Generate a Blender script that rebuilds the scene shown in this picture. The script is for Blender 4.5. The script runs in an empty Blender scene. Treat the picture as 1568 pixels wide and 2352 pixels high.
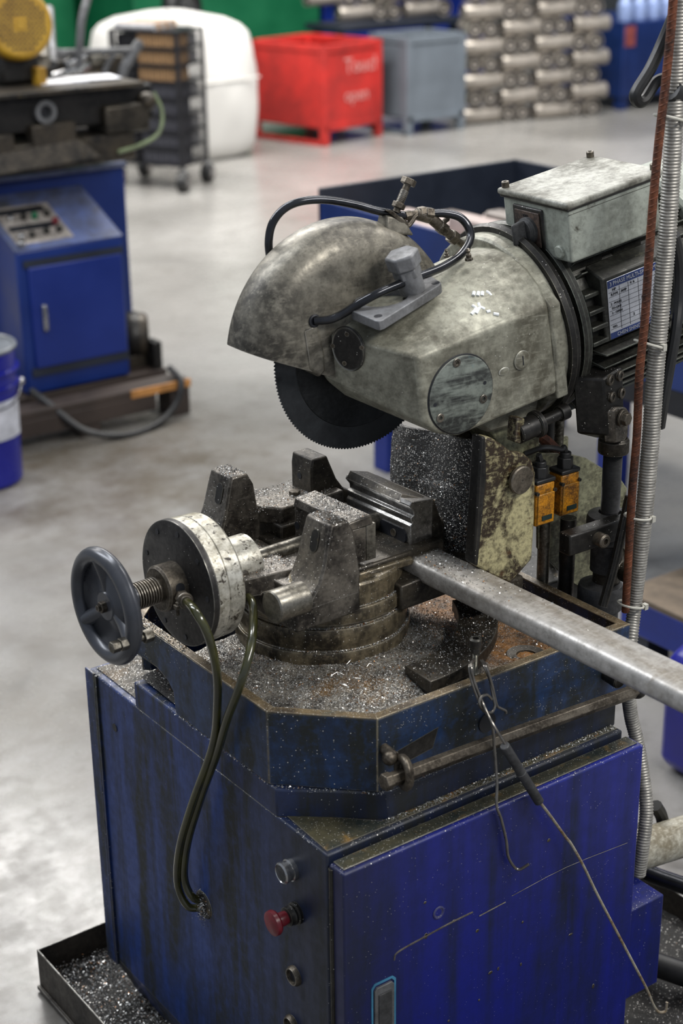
import bpy, bmesh, math, random
import numpy as np
from mathutils import Vector, Matrix
random.seed(7); rng = np.random.default_rng(7)
SC = bpy.context.scene
COL = SC.collection
# ------------------------------------------------------------------ camera
W_, H_, F_ = 1568., 2352., 3700.
PITCH, ROLL, YAW = 0.3836375, 0.0121527, 0.6261665
CAM = np.array([-1.0514, -1.497, 1.9])
_fw = np.array([math.sin(YAW)*math.cos(PITCH), math.cos(YAW)*math.cos(PITCH), -math.sin(PITCH)])
_rt = np.array([math.cos(YAW), -math.sin(YAW), 0.]); _dn = np.cross(_fw, _rt)
_c, _s = math.cos(ROLL), math.sin(ROLL)
RC = np.array([_c*_rt+_s*_dn, -_s*_rt+_c*_dn, _fw])
cd = bpy.data.cameras.new('camera'); cam = bpy.data.objects.new('camera', cd); COL.objects.link(cam)
m = Matrix.Identity(4)
for i in range(3):
    m[i][0] = RC[0][i]; m[i][1] = -RC[1][i]; m[i][2] = -RC[2][i]; m[i][3] = CAM[i]
cam.matrix_world = m
cd.sensor_fit = 'VERTICAL'; cd.sensor_height = 36; cd.sensor_width = 24; cd.lens = F_/H_*36
cd.clip_start = .05; cd.clip_end = 100
cd.dof.use_dof = True; cd.dof.focus_distance = 2.42; cd.dof.aperture_fstop = 3.7
SC.camera = cam
# ------------------------------------------------------------------ world, lights, exposure
wd = bpy.data.worlds.new('world'); SC.world = wd; wd.use_nodes = True
wd.node_tree.nodes['Background'].inputs[0].default_value = (.78, .86, 1, 1)
wd.node_tree.nodes['Background'].inputs[1].default_value = .36
def area(name, loc, sx, sy, power, tgt, col=(1, .97, .93)):
    l = bpy.data.lights.new(name, 'AREA'); l.shape = 'RECTANGLE'; l.size = sx; l.size_y = sy; l.energy = power; l.color = col
    o = bpy.data.objects.new(name, l); COL.objects.link(o); o.location = loc
    o.rotation_euler = (Vector(tgt)-Vector(loc)).to_track_quat('-Z', 'Y').to_euler()
    return o
area('hall_lamp', (-1.2, 2.6, 4.2), .5, 3.2, 118, (.1, .2, .7), (.93, .96, 1))
area('hall_lamp', (2.2, .2, 4.4), .6, 3.0, 75, (.4, .2, .7))
area('hall_lamp', (1.3, -2.6, 3.7), 2.6, .5, 95, (.4, .2, .9))
area('hall_lamp', (3.2, 6.2, 5.2), .8, 5.0, 330, (3.4, 5.4, 0))
area('hall_lamp', (6.5, 6.0, 5.2), .8, 5.0, 350, (6.4, 8.0, 0))
area('hall_lamp', (.5, 7.0, 5.0), .8, 4.0, 185, (2.2, 6.0, 0))
SC.view_settings.view_transform = 'Standard'; SC.view_settings.look = 'None'
SC.view_settings.exposure = 0.25; SC.view_settings.gamma = 1; SC.view_settings.use_curve_mapping = False
# ------------------------------------------------------------------ placing helpers (a ray through a picture point met with a real plane)
def ray(x, y): return RC.T @ np.array([(x-W_/2)/F_, (y-H_/2)/F_, 1.])
def P(x, y, ax, v):
    d = ray(x, y); i = 'xyz'.index(ax); t = (v-CAM[i])/d[i]
    return tuple(CAM+t*d)
AZ, EL = math.radians(-1.5), math.radians(9)
hx = np.array([math.cos(AZ)*math.cos(EL), math.sin(AZ)*math.cos(EL), math.sin(EL)]); hy = np.array([-math.sin(AZ), math.cos(AZ), 0]); hz = np.cross(hx, hy)
HO = np.array([.295, .32, 1.215]); HR = np.array([hx, hy, hz])
def HP(x, y, ax, v):                       # same, in the saw head's own tilted frame
    d = HR @ ray(x, y); i = 'xyz'.index(ax); c = HR @ (CAM-HO); t = (v-c[i])/d[i]
    return tuple(c+t*d)
def HG(p): return tuple(HO + HR.T @ np.array(p, float))
def frame(o, R): 
    M4 = Matrix.Identity(4)
    for i in range(3):
        for j in range(3): M4[j][i] = R[i][j]
        M4[i][3] = o[i]
    return M4
HF = frame(HO, HR)
a2 = math.radians(2.2)
VR = np.array([[math.cos(a2), math.sin(a2), 0], [-math.sin(a2), math.cos(a2), 0], [0, 0, 1]])
VO = np.array([.23, .328, 0]); VF = frame(VO, VR)      # vise frame: origin under the turntable centre
def VP(x, y, ax, v):
    d = VR @ ray(x, y); i = 'xyz'.index(ax); c = VR @ (CAM-VO); t = (v-c[i])/d[i]
    return tuple(c+t*d)
def V3(*a): return Vector(a)
# ------------------------------------------------------------------ mesh builder
def basis(n):
    n = Vector(n).normalized(); a = n.cross(Vector((0, 0, 1)) if abs(n.z) < .9 else Vector((1, 0, 0))).normalized()
    return a, n.cross(a), n
def spline(pts, k=8):
    p = [Vector(q) for q in pts]; p = [2*p[0]-p[1]]+p+[2*p[-1]-p[-2]]; out = []
    for i in range(1, len(p)-2):
        for j in range(k):
            t = j/k; a, b, c, d = p[i-1:i+3]
            out.append(.5*((2*b)+(c-a)*t+(2*a-5*b+4*c-d)*t*t+(3*b-a-3*c+d)*t**3))
    out.append(p[-2]); return out
class M:
    def __init__(s, fr=None): s.v = []; s.f = []; s.fr = fr
    def add(s, vs, fs):
        n = len(s.v); s.v += [tuple(v) for v in vs]; s.f += [tuple(i+n for i in f) for f in fs]; return s
    def box(s, a, b, rot=None, piv=None):
        x0, y0, z0 = a; x1, y1, z1 = b
        vs = [Vector(q) for q in ((x0, y0, z0), (x1, y0, z0), (x1, y1, z0), (x0, y1, z0), (x0, y0, z1), (x1, y0, z1), (x1, y1, z1), (x0, y1, z1))]
        if rot is not None:
            c = Vector(piv) if piv else (Vector(a)+Vector(b))/2; vs = [c+rot@(v-c) for v in vs]
        return s.add(vs, [(0, 3, 2, 1), (4, 5, 6, 7), (0, 1, 5, 4), (1, 2, 6, 5), (2, 3, 7, 6), (3, 0, 4, 7)])
    def lathe(s, prof, o, ax, n=48, a0=0, a1=2*math.pi, u=None):    # prof: (r, h)
        A, B, N = basis(ax); o = Vector(o)
        if u is not None: A = Vector(u); B = N.cross(A)
        full = abs(a1-a0-2*math.pi) < 1e-6; k = n if full else n+1; vs = []; fs = []; m_ = len(prof)
        for i in range(k):
            t = a0+(a1-a0)*i/n; d = A*math.cos(t)+B*math.sin(t)
            for r, h in prof: vs.append(o+d*r+N*h)
        for i in range(n):
            j = (i+1) % k
            for q in range(m_-1): fs.append((i*m_+q, j*m_+q, j*m_+q+1, i*m_+q+1))
        if full and prof[0][0] > 1e-5 and prof[0] != prof[-1]: fs.append(tuple(i*m_ for i in range(k))[::-1])
        if full and prof[-1][0] > 1e-5 and prof[0] != prof[-1]: fs.append(tuple(i*m_+m_-1 for i in range(k)))
        if not full: fs.append(tuple(range(m_))); fs.append(tuple(range((k-1)*m_, k*m_))[::-1])
        return s.add(vs, fs)
    def cyl(s, p, q, r, r2=None, n=32, bev=0):
        p = Vector(p); q = Vector(q); L = (q-p).length; r2 = r if r2 is None else r2
        if bev: pr = [(r-bev, 0), (r, bev), (r2, L-bev), (r2-bev, L)]
        else: pr = [(r, 0), (r2, L)]
        return s.lathe(pr, p, q-p, n)
    def hexn(s, p, q, r): return s.cyl(p, q, r, n=6)
    def tube(s, pts, r, n=10, k=8, cap=True, rf=None):
        sp = spline(pts, k) if k else [Vector(p) for p in pts]
        t0 = (sp[1]-sp[0]).normalized(); A, B, N = basis(t0); vs = []; fs = []
        for i, p in enumerate(sp):
            t = (sp[min(i+1, len(sp)-1)]-sp[max(i-1, 0)]).normalized()
            A = (A-t*A.dot(t)).normalized(); B = t.cross(A); rr = rf(i) if rf else r
            for j in range(n):
                a = 2*math.pi*j/n; vs.append(p+(A*math.cos(a)+B*math.sin(a))*rr)
        for i in range(len(sp)-1):
            for j in range(n): fs.append((i*n+j, i*n+(j+1) % n, (i+1)*n+(j+1) % n, (i+1)*n+j))
        if cap: fs += [tuple(range(n))[::-1], tuple(range((len(sp)-1)*n, len(sp)*n))]
        return s.add(vs, fs)
    def prism(s, poly, ax, a, b):          # poly in the two other axes (cyclic order), extruded along ax from a to b
        i = 'xyz'.index(ax); vs = []
        for h in (a, b):
            for q in poly:
                v = [0, 0, 0]; o = [k for k in range(3) if k != i]; v[o[0]] = q[0]; v[o[1]] = q[1]; v[i] = h; vs.append(v)
        n = len(poly); fs = [tuple(range(n)), tuple(range(n, 2*n))[::-1]]+[(j, j+n, (j+1) % n+n, (j+1) % n) for j in range(n)]
        return s.add(vs, fs)
    def solid(s, lo, hi):                  # two matching 3D outlines
        n = len(lo); return s.add(list(lo)+list(hi), [tuple(range(n))[::-1], tuple(range(n, 2*n))]+[(j, (j+1) % n, (j+1) % n+n, j+n) for j in range(n)])
    def hull(s, pts):
        bm = bmesh.new()
        for p in sorted(set(tuple(round(c, 6) for c in p) for p in pts)): bm.verts.new(p)
        r = bmesh.ops.convex_hull(bm, input=bm.verts); 
        bmesh.ops.delete(bm, geom=list({e for e in r["geom_interior"]+r["geom_unused"] if isinstance(e, bmesh.types.BMVert)}), context='VERTS')
        bmesh.ops.dissolve_limit(bm, angle_limit=.02, verts=bm.verts, edges=bm.edges)
        bm.verts.index_update(); s.add([v.co[:] for v in bm.verts], [[v.index for v in f.verts] for f in bm.faces]); bm.free(); return s
    def torus(s, o, ax, R, r, n=64, k=16, a0=0, a1=2*math.pi, u=None):
        pr = [(R+r*math.cos(t), r*math.sin(t)) for t in [2*math.pi*i/k for i in range(k+1)]]
        return s.lathe(pr, o, ax, n, a0, a1, u)
    def sphere(s, o, r, n=20, sc=(1, 1, 1)):
        pr = [(max(r*math.sin(t), 0), -r*math.cos(t)) for t in [math.pi*i/10 for i in range(11)]]
        k = len(s.v); s.lathe(pr, (0, 0, 0), (0, 0, 1), n)
        s.v[k:] = [(o[0]+v[0]*sc[0], o[1]+v[1]*sc[1], o[2]+v[2]*sc[2]) for v in s.v[k:]]; return s
    def cut(s, co, no):                    # bisect, dropping the side the normal points to
        bm = s.bm(); g = bm.verts[:]+bm.edges[:]+bm.faces[:]
        r = bmesh.ops.bisect_plane(bm, geom=g, plane_co=co, plane_no=no, clear_outer=True)
        bmesh.ops.holes_fill(bm, edges=[e for e in r['geom_cut'] if isinstance(e, bmesh.types.BMEdge)], sides=0)
        bm.verts.index_update(); s.v = [v.co[:] for v in bm.verts]; s.f = [tuple(v.index for v in f.verts) for f in bm.faces]; bm.free(); return s
    def bm(s):
        bm = bmesh.new(); vs = [bm.verts.new(v) for v in s.v]
        for f in s.f:
            if len(set(f)) > 2:
                try: bm.faces.new([vs[i] for i in f])
                except ValueError: pass
        bmesh.ops.remove_doubles(bm, verts=bm.verts, dist=1e-6); bmesh.ops.recalc_face_normals(bm, faces=bm.faces); return bm
    def build(s, name, mat, parent=None, bev=0, seg=2, ang=32, norm=True):
        off = Vector((0, 0, 0))
        if parent is not None: off = Vector(parent.get('_org', (0, 0, 0)))
        fr = s.fr or Matrix.Identity(4)
        if norm: bm = s.bm(); bm.transform(Matrix.Translation(-off) @ fr)
        me = bpy.data.meshes.new(name)
        if norm: bm.to_mesh(me); bm.free()
        else:
            me.from_pydata([tuple((fr@Vector(v))-off) for v in s.v], [], s.f)
        me.materials.append(mat)
        for p in me.polygons: p.use_smooth = True
        me.set_sharp_from_angle(angle=math.radians(ang))
        o = bpy.data.objects.new(name, me); COL.objects.link(o)
        if parent is not None: o.parent = parent; o['_org'] = parent.get('_org', (0., 0., 0.))
        if bev:
            b = o.modifiers.new('bevel', 'BEVEL'); b.width = bev; b.segments = seg; b.limit_method = 'ANGLE'; b.angle_limit = math.radians(ang); b.harden_normals = False
        return o
def thing(name, label, cat, loc, group=None, rz=0):
    o = bpy.data.objects.new(name, None); COL.objects.link(o); o.location = loc; o.empty_display_size = .05
    o['_org'] = tuple(float(c) for c in loc); o['label'] = label; o['category'] = cat
    if group: o['group'] = group
    return o
def tag(o, label, cat, group=None, kind=None):
    o['label'] = label; o['category'] = cat
    if group: o['group'] = group
    if kind: o['kind'] = kind
    return o
def single(m_, name, mat, label, cat, org, group=None, kind=None, **k):      # a thing that is one mesh, origin at its base
    o = m_.build(name, mat, None, **k); o.data.transform(Matrix.Translation(-Vector(org))); o.location = org
    o['_org'] = tuple(float(c) for c in org); return tag(o, label, cat, group, kind)
def text(body, name, mat, parent, o, ux, uy, size, depth=.0003):
    cu = bpy.data.curves.new(name, 'FONT'); cu.body = body; cu.size = size; cu.extrude = depth; cu.resolution_u = 2
    t = bpy.data.objects.new(name, cu); COL.objects.link(t)
    dg = bpy.context.evaluated_depsgraph_get(); me = bpy.data.meshes.new_from_object(t.evaluated_get(dg))
    bpy.data.objects.remove(t); me.materials.clear(); me.materials.append(mat)
    ux = Vector(ux).normalized(); uy = Vector(uy).normalized(); n = ux.cross(uy)
    M4 = Matrix.Identity(4)
    for i in range(3): M4[i][0] = ux[i]; M4[i][1] = uy[i]; M4[i][2] = n[i]; M4[i][3] = o[i]-parent.get('_org', (0, 0, 0))[i]
    me.transform(M4); ob = bpy.data.objects.new(name, me); COL.objects.link(ob); ob.parent = parent; ob['_org'] = parent['_org']; return ob
# ------------------------------------------------------------------ materials
def srgb(r, g, b): return tuple(((c/255)/12.92 if c <= 10 else (((c/255)+.055)/1.055)**2.4) for c in (r, g, b))+(1,)
class NT:
    def __init__(s, name):
        s.m = bpy.data.materials.new(name); s.m.use_nodes = True; s.t = s.m.node_tree; s.b = s.t.nodes['Principled BSDF']; s.geo = None; s.tc = None
    def n(s, typ, **k):
        d = s.t.nodes.new(typ)
        for a, v in k.items(): setattr(d, a, v)
        return d
    def l(s, a, b): s.t.links.new(a, b)
    def coord(s, scale=(1, 1, 1), rot=(0, 0, 0), loc=(0, 0, 0)):
        if s.tc is None: s.tc = s.n('ShaderNodeTexCoord')
        mp = s.n('ShaderNodeMapping'); mp.inputs['Scale'].default_value = scale; mp.inputs['Rotation'].default_value = rot; mp.inputs['Location'].default_value = loc
        s.l(s.tc.outputs['Object'], mp.inputs[0]); return mp.outputs[0]
    def noise(s, sc, det=6, rough=.6, vec=None, dist=0):
        d = s.n('ShaderNodeTexNoise'); d.inputs['Scale'].default_value = sc; d.inputs['Detail'].default_value = det; d.inputs['Roughness'].default_value = rough; d.inputs['Distortion'].default_value = dist
        s.l(vec if vec is not None else s.coord(), d.inputs['Vector']); return d.outputs['Fac']
    def ramp(s, x, a, b, v0=0., v1=1.):
        d = s.n('ShaderNodeMapRange'); d.inputs[1].default_value = a; d.inputs[2].default_value = b; d.inputs[3].default_value = v0; d.inputs[4].default_value = v1
        s.l(x, d.inputs[0]); return d.outputs[0]
    def math(s, op, a, b=0., clamp=False):
        d = s.n('ShaderNodeMath', operation=op); d.use_clamp = clamp
        for i, v in enumerate((a, b)):
            if isinstance(v, (int, float)): d.inputs[i].default_value = v
            else: s.l(v, d.inputs[i])
        return d.outputs[0]
    def mix(s, f, a, b):
        d = s.n('ShaderNodeMix', data_type='RGBA')
        if isinstance(f, (int, float)): d.inputs[0].default_value = f
        else: s.l(f, d.inputs[0])
        for i, v in ((6, a), (7, b)):
            if isinstance(v, tuple): d.inputs[i].default_value = v
            else: s.l(v, d.inputs[i])
        return d.outputs[2]
    def mixf(s, f, a, b):
        d = s.n('ShaderNodeMix', data_type='FLOAT')
        for i, v in ((0, f), (2, a), (3, b)):
            if isinstance(v, (int, float)): d.inputs[i].default_value = v
            else: s.l(v, d.inputs[i])
        return d.outputs[0]
    def up(s):
        if s.geo is None: s.geo = s.n('ShaderNodeNewGeometry')
        d = s.n('ShaderNodeSeparateXYZ'); s.l(s.geo.outputs['Normal'], d.inputs[0]); return d.outputs[2]
    def specks(s, scale, thr, size=.32):   # small chips lying on a surface: returns mask
        v = s.n('ShaderNodeTexVoronoi'); v.inputs['Scale'].default_value = scale; s.l(s.coord(), v.inputs['Vector'])
        sp = s.n('ShaderNodeSeparateColor'); s.l(v.outputs['Color'], sp.inputs[0])
        a = s.math('LESS_THAN', v.outputs['Distance'], s.ramp(sp.outputs[1], 0, 1, size*.35, size*1.15))
        b = s.math('GREATER_THAN', sp.outputs[0], thr) if isinstance(thr, (int, float)) else s.math('GREATER_THAN', sp.outputs[0], thr)
        return s.math('MULTIPLY', a, b)
    def edge(s, r, a=.02, b=.12):
        bv = s.n('ShaderNodeBevel'); bv.samples = 4; bv.inputs['Radius'].default_value = r
        if s.geo is None: s.geo = s.n('ShaderNodeNewGeometry')
        d = s.n('ShaderNodeVectorMath', operation='DOT_PRODUCT'); s.l(bv.outputs[0], d.inputs[0]); s.l(s.geo.outputs['Normal'], d.inputs[1])
        return s.ramp(s.math('SUBTRACT', 1., d.outputs['Value']), a, b)
    def bump(s, h, st, dist=.001):
        d = s.n('ShaderNodeBump'); d.inputs['Strength'].default_value = st; d.inputs['Distance'].default_value = dist; s.l(h, d.inputs['Height']); s.l(d.outputs[0], s.b.inputs['Normal'])
    def out(s, col, rough, metal):
        for k, v in (('Base Color', col), ('Roughness', rough), ('Metallic', metal)):
            if isinstance(v, (int, float, tuple)): s.b.inputs[k].default_value = v
            else: s.l(v, s.b.inputs[k])
        return s.m
SPK = srgb(225, 222, 215)
def worn(name, base, dark, third=None, sc=9, lo=.38, hi=.62, rough=.5, metal=.0, streak=False, spk=.0, spku=.0, spks=480, edge=0, ecol=srgb(190, 185, 175), bump=.4, tlo=.6, thi=.68, tsc=14, fine=.5, srot=(0, 0, 0), gr=None):
    """worn grimy surface: base colour, grime colour in blotches (or runs down the face), a third colour in patches, loose chips, bright rubbed edges"""
    t = NT(name)
    sv = t.coord((1, 1, .09), srot) if streak is True else (t.coord(streak, srot) if streak else t.coord())
    n1 = t.noise(sc, 7, .62, sv, .3); f1 = t.ramp(n1, lo, hi)
    n2 = t.noise(sc*9, 5, .65); f2 = t.ramp(n2, .3, .7)
    c = t.mix(f1, base, dark)
    dk = tuple(x*.45 for x in dark[:3])+(1,)
    c = t.mix(t.math('MULTIPLY', t.ramp(n2, .5, .72), fine), c, dk)
    lt = tuple(min(1, x*1.5+.01) for x in base[:3])+(1,)
    sr_ = t.noise(3, 5, .65, t.coord((9, 70, 70), (.3, .5, .9)), .2); n4 = t.noise(sc*30, 3, .7)
    c = t.mix(t.math('MULTIPLY', t.ramp(sr_, .56, .68), fine*.55), c, lt); c = t.mix(t.math('MULTIPLY', t.ramp(n4, .55, .70), fine*.8), c, dk)
    c = t.mix(t.math('MULTIPLY', t.ramp(n2, .5, .3), fine*.7), c, lt)
    rg = t.math('ADD', t.math('MULTIPLY', f1, .15), rough); rg = t.math('ADD', rg, t.math('MULTIPLY', f2, .12))
    mt = metal
    if third:
        n3 = t.noise(tsc, 8, .7, t.coord(loc=(3.1, 1.7, .4)), .4); f3 = t.ramp(n3, tlo, thi)
        c = t.mix(f3, c, third); mt = t.mixf(f3, mt, 0.)
    if edge:
        e = t.math('MULTIPLY', t.edge(edge), t.ramp(t.noise(60, 4, .6), .3, .52)); c = t.mix(e, c, ecol); mt = t.mixf(e, mt, .75); rg = t.mixf(e, rg, .3)
    if gr:
        g = t.n('ShaderNodeSeparateXYZ'); t.l(t.coord(), g.inputs[0]); c = t.mix(t.math('MULTIPLY', t.ramp(t.math('ADD', g.outputs[gr[0]], t.math('MULTIPLY', n1, .22)), gr[1]+.11, gr[2]+.11), .75), c, gr[3])
    if spk or spku:
        thr = t.ramp(t.up(), .2, .9, 1-spk, 1-spk-spku)
        cl = t.ramp(t.noise(22, 4, .7), .35, .6, .02+.04*(spku > .1), -.02-.2*spku)
        m1 = t.specks(spks, t.math('ADD', thr, cl)); c = t.mix(m1, c, SPK); mt = t.mixf(m1, mt, .6); rg = t.mixf(m1, rg, .3)
        h = t.math('ADD', t.math('MULTIPLY', n2, .6), t.math('MULTIPLY', m1, 1.2))
    else: h = n2
    t.bump(h, bump); return t.out(c, rg, mt)
def plain(name, col, rough=.5, metal=0., var=.25, sc=20, bump=.15):
    t = NT(name); n = t.noise(sc, 5, .6); d = tuple(x*(1-var) for x in col[:3])+(1,); l = tuple(min(1, x*(1+var)) for x in col[:3])+(1,)
    t.bump(n, bump); return t.out(t.mix(t.ramp(n, .35, .65), d, l), t.ramp(n, .3, .7, max(rough-.08, .05), rough+.08), metal)

BLUE = worn('oily_blue_paint', srgb(16, 48, 108), srgb(20, 26, 28), sc=5.5, lo=.36, hi=.6, rough=.34, streak=(4.2, 4.2, .5), spk=.02, spku=.25, gr=(1, -.08, -.28, srgb(27, 29, 31)), edge=.0025, ecol=srgb(150, 145, 130), bump=.25, fine=.35)
DOORB = worn('door_blue_paint', srgb(14, 26, 118), srgb(10, 22, 52), sc=4, lo=.42, hi=.66, rough=.33, streak=(3.4, 3.4, .35), spk=.008, spku=.2, gr=(0, -.14, -.30, srgb(24, 27, 32)), edge=.0022, ecol=srgb(140, 138, 125), bump=.15, fine=.2)
CASTB = worn('tray_blue_paint', srgb(12, 46, 88), srgb(20, 26, 26), srgb(120, 92, 48), sc=7, lo=.34, hi=.58, rough=.32, streak=(3, 3, .8), spk=.03, spku=.3, edge=.003, ecol=srgb(165, 155, 130), bump=.35, tlo=.69, thi=.73, tsc=26)
BRASSY = worn('ochre_grime_top', srgb(70, 66, 48), srgb(26, 34, 32), srgb(118, 92, 50), sc=16, rough=.3, spk=.03, spku=.22, edge=.002, tlo=.56, thi=.68, tsc=20)
CAST = worn('grimy_cast_iron', srgb(112, 106, 97), srgb(40, 36, 32), srgb(160, 142, 100), sc=15, lo=.38, hi=.6, rough=.27, metal=.6, spk=.05, spku=.3, edge=.0022, ecol=srgb(200, 194, 180), bump=.5, tlo=.66, thi=.7, tsc=22)
CASTD = worn('dark_oily_cast_iron', srgb(76, 70, 60), srgb(32, 29, 25), sc=15, rough=.3, metal=.5, spk=.02, spku=.08, edge=.002, ecol=srgb(150, 146, 138))
RING = worn('greasy_turntable_iron', srgb(132, 120, 96), srgb(50, 44, 34), srgb(168, 176, 156), sc=12, rough=.24, metal=.45, streak=(2, 2, .8), spk=.05, spku=.3, edge=.003, ecol=srgb(225, 220, 205), tlo=.69, thi=.72, tsc=17)
HEADG = worn('grey_green_head_paint', srgb(154, 153, 138), srgb(88, 85, 72), srgb(58, 50, 36), sc=8, lo=.38, hi=.64, rough=.36, metal=.25, spk=.004, edge=.003, ecol=srgb(200, 200, 190), tlo=.62, thi=.75, tsc=24, fine=.5)
GUARDG = worn('blade_guard_worn_metal', srgb(134, 129, 116), srgb(56, 53, 47), srgb(170, 165, 148), sc=7, lo=.38, hi=.58, rough=.3, metal=.4, edge=.002, tlo=.6, thi=.8, tsc=11, fine=.55, streak=(1, 1, 1.6), srot=(0, .7, 0))
BOXG = worn('pale_grey_box_paint', srgb(152, 157, 147), srgb(92, 94, 84), srgb(60, 56, 46), sc=8, lo=.42, hi=.68, rough=.42, metal=.05, edge=.0025, ecol=srgb(60, 62, 54), tlo=.63, thi=.72, tsc=18, fine=.4)
LIDG = worn('stained_lid_paint', srgb(150, 150, 140), srgb(92, 90, 80), srgb(62, 56, 48), sc=12, lo=.42, hi=.6, rough=.4, tlo=.66, thi=.72, tsc=10, edge=.003, ecol=srgb(70, 70, 62))
BLADE = worn('dark_saw_steel', srgb(64, 67, 70), srgb(44, 46, 48), sc=10, rough=.32, metal=.7, bump=.05, fine=.15)
BLADEIN = worn('dark_saw_hub_steel', srgb(44, 46, 48), srgb(28, 30, 31), sc=14, rough=.3, metal=.6, bump=.15)
BLK = worn('oily_black_metal', srgb(42, 40, 37), srgb(14, 13, 12), srgb(92, 76, 46), sc=14, rough=.3, metal=.35, spk=.01, spku=.06, edge=.0015, ecol=srgb(130, 128, 116), tlo=.64, thi=.72)
FINM = worn('motor_fin_black_paint', srgb(60, 60, 54), srgb(24, 23, 20), srgb(110, 108, 90), sc=18, rough=.27, metal=.35, edge=.002, ecol=srgb(150, 158, 145), tlo=.6, thi=.72)
GREYB = worn('grey_fixture_steel', srgb(124, 125, 127), srgb(92, 92, 92), sc=14, rough=.45, metal=.4, edge=.001, ecol=srgb(140, 140, 140), bump=.15, fine=.3)
DGREY = worn('dark_grey_coated_steel', srgb(78, 78, 79), srgb(50, 50, 50), sc=20, rough=.5, metal=.3, edge=.001, ecol=srgb(120, 120, 118), fine=.3)
CREAM = worn('silver_cylinder_speckled', srgb(206, 203, 192), srgb(140, 134, 116), srgb(50, 42, 30), sc=9, rough=.28, metal=.55, tlo=.565, thi=.60, tsc=95, edge=.001, bump=.4, fine=.7)
DISC = worn('black_face_plate', srgb(48, 46, 44), srgb(28, 26, 25), sc=16, rough=.34, metal=.4, spk=.015, edge=.0025, ecol=srgb(150, 148, 140), bump=.12)
WHEEL = plain('smooth_grey_enamel', srgb(66, 68, 73), .3, .3, .15, 14, .03)
STEEL = worn('bright_turned_steel', srgb(140, 136, 126), srgb(60, 56, 48), sc=20, rough=.26, metal=.9, spk=.01, edge=.001)
BOLTM = worn('worn_bolt_steel', srgb(110, 102, 90), srgb(52, 46, 38), sc=30, rough=.3, metal=.7, edge=.001)
TUBEM = worn('raw_steel_tube', srgb(186, 183, 178), srgb(138, 131, 120), srgb(104, 88, 64), sc=6, rough=.38, metal=.45, streak=(3, .5, 3), spk=.004, tlo=.62, thi=.76, tsc=16, edge=.002, ecol=srgb(220, 220, 220))
PIPEM = plain('oily_black_pipe', srgb(56, 57, 60), .18, .75, .3, 20, .05)
YEL = worn('peeling_cream_paint', srgb(170, 162, 122), srgb(46, 33, 17), srgb(72, 48, 22), sc=12, lo=.43, hi=.49, rough=.28, metal=.1, spk=.01, edge=.0025, tlo=.6, thi=.68, tsc=30, bump=.8, fine=.8, streak=(1, 1, .5))
PANEL = worn('greasy_cream_panel', srgb(132, 132, 104), srgb(60, 56, 40), sc=16, rough=.35, edge=.002, fine=.7)
RUST = worn('orange_rusty_floor', srgb(158, 108, 52), srgb(52, 38, 22), srgb(190, 150, 92), sc=18, rough=.5, spk=.03, spku=.15, tlo=.6, thi=.72, tsc=60, bump=1)
AMBER = worn('amber_switch_cover', srgb(196, 130, 20), srgb(92, 58, 14), sc=40, rough=.25, edge=.002, ecol=srgb(230, 190, 90), fine=.7)
RUBBER = plain('black_rubber', srgb(30, 30, 30), .45, 0, .2, 30, .1)
RED = plain('red_plastic', srgb(104, 20, 32), .4, 0, .3, 40, .1)
CHROME = plain('dull_chrome', srgb(170, 170, 170), .25, .9, .2, 60, .1)
NAVY = plain('plate_navy_print', srgb(36, 52, 100), .4, .1)
PLATEM = plain('nameplate_aluminium', srgb(176, 178, 184), .35, .5, .12, 50)
INK = plain('black_ink', srgb(20, 22, 28), .5)
CHALK = plain('white_marker', srgb(225, 228, 228), .6, 0, .05)
WIRE = plain('steel_wire', srgb(120, 116, 110), .3, .8, .2, 60)
WIREW = worn('whitish_rusty_wire', srgb(170, 165, 150), srgb(120, 95, 60), sc=30, rough=.4, metal=.4)
TIE = plain('natural_nylon', srgb(170, 168, 158), .4)
CONDUIT = plain('galvanised_conduit', srgb(150, 147, 140), .42, .45, .25, 90)
REBARM = worn('rusty_rebar', srgb(112, 62, 36), srgb(44, 27, 21), sc=16, rough=.5, metal=.3, fine=.6)
def hosemat():
    t = NT('olive_clear_hose'); n = t.noise(30, 3); c = t.mix(t.ramp(n, .3, .7), srgb(62, 62, 22), srgb(36, 38, 22))
    t.b.inputs['Transmission Weight'].default_value = .15; t.b.inputs['Coat Weight'].default_value = .6; return t.out(c, .18, 0.)
HOSE = hosemat()
def chipmat():
    t = NT('metal_chips'); oi = t.n('ShaderNodeTexCoord'); v = t.n('ShaderNodeTexWhiteNoise'); 
    mp = t.n('ShaderNodeVectorMath', operation='SNAP'); mp.inputs[1].default_value = (.003, .003, .003); t.l(oi.outputs['Object'], mp.inputs[0]); t.l(mp.outputs[0], v.inputs['Vector'])
    c = t.mix(t.ramp(v.outputs['Value'], .0, 1), srgb(90, 86, 80), srgb(240, 240, 236)); c = t.mix(t.math('GREATER_THAN', v.outputs['Value'], .93), c, srgb(160, 110, 60))
    return t.out(c, .3, .6)
CHIPS = chipmat()
def swarf(name, a, b, c3, lo=.4, hi=.6, tlo=.5, thi=.65, q1=.62, q2=.72):
    t = NT(name); n = t.noise(26, 8, .75); c = t.mix(t.ramp(n, lo, hi), a, b)
    n3 = t.noise(9, 6, .7, t.coord(loc=(4, 2, 0)), .5); c = t.mix(t.ramp(n3, tlo, thi), c, c3)
    m1 = t.specks(460, q1, .4); m2 = t.specks(300, q2, .35); m_ = t.math('MAXIMUM', m1, m2); c = t.mix(m_, c, SPK)
    t.bump(t.math('ADD', t.noise(300, 3, .7), m_), 1., .002); return t.out(c, t.mixf(m_, .5, .3), t.mixf(m_, .2, .7))
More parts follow.
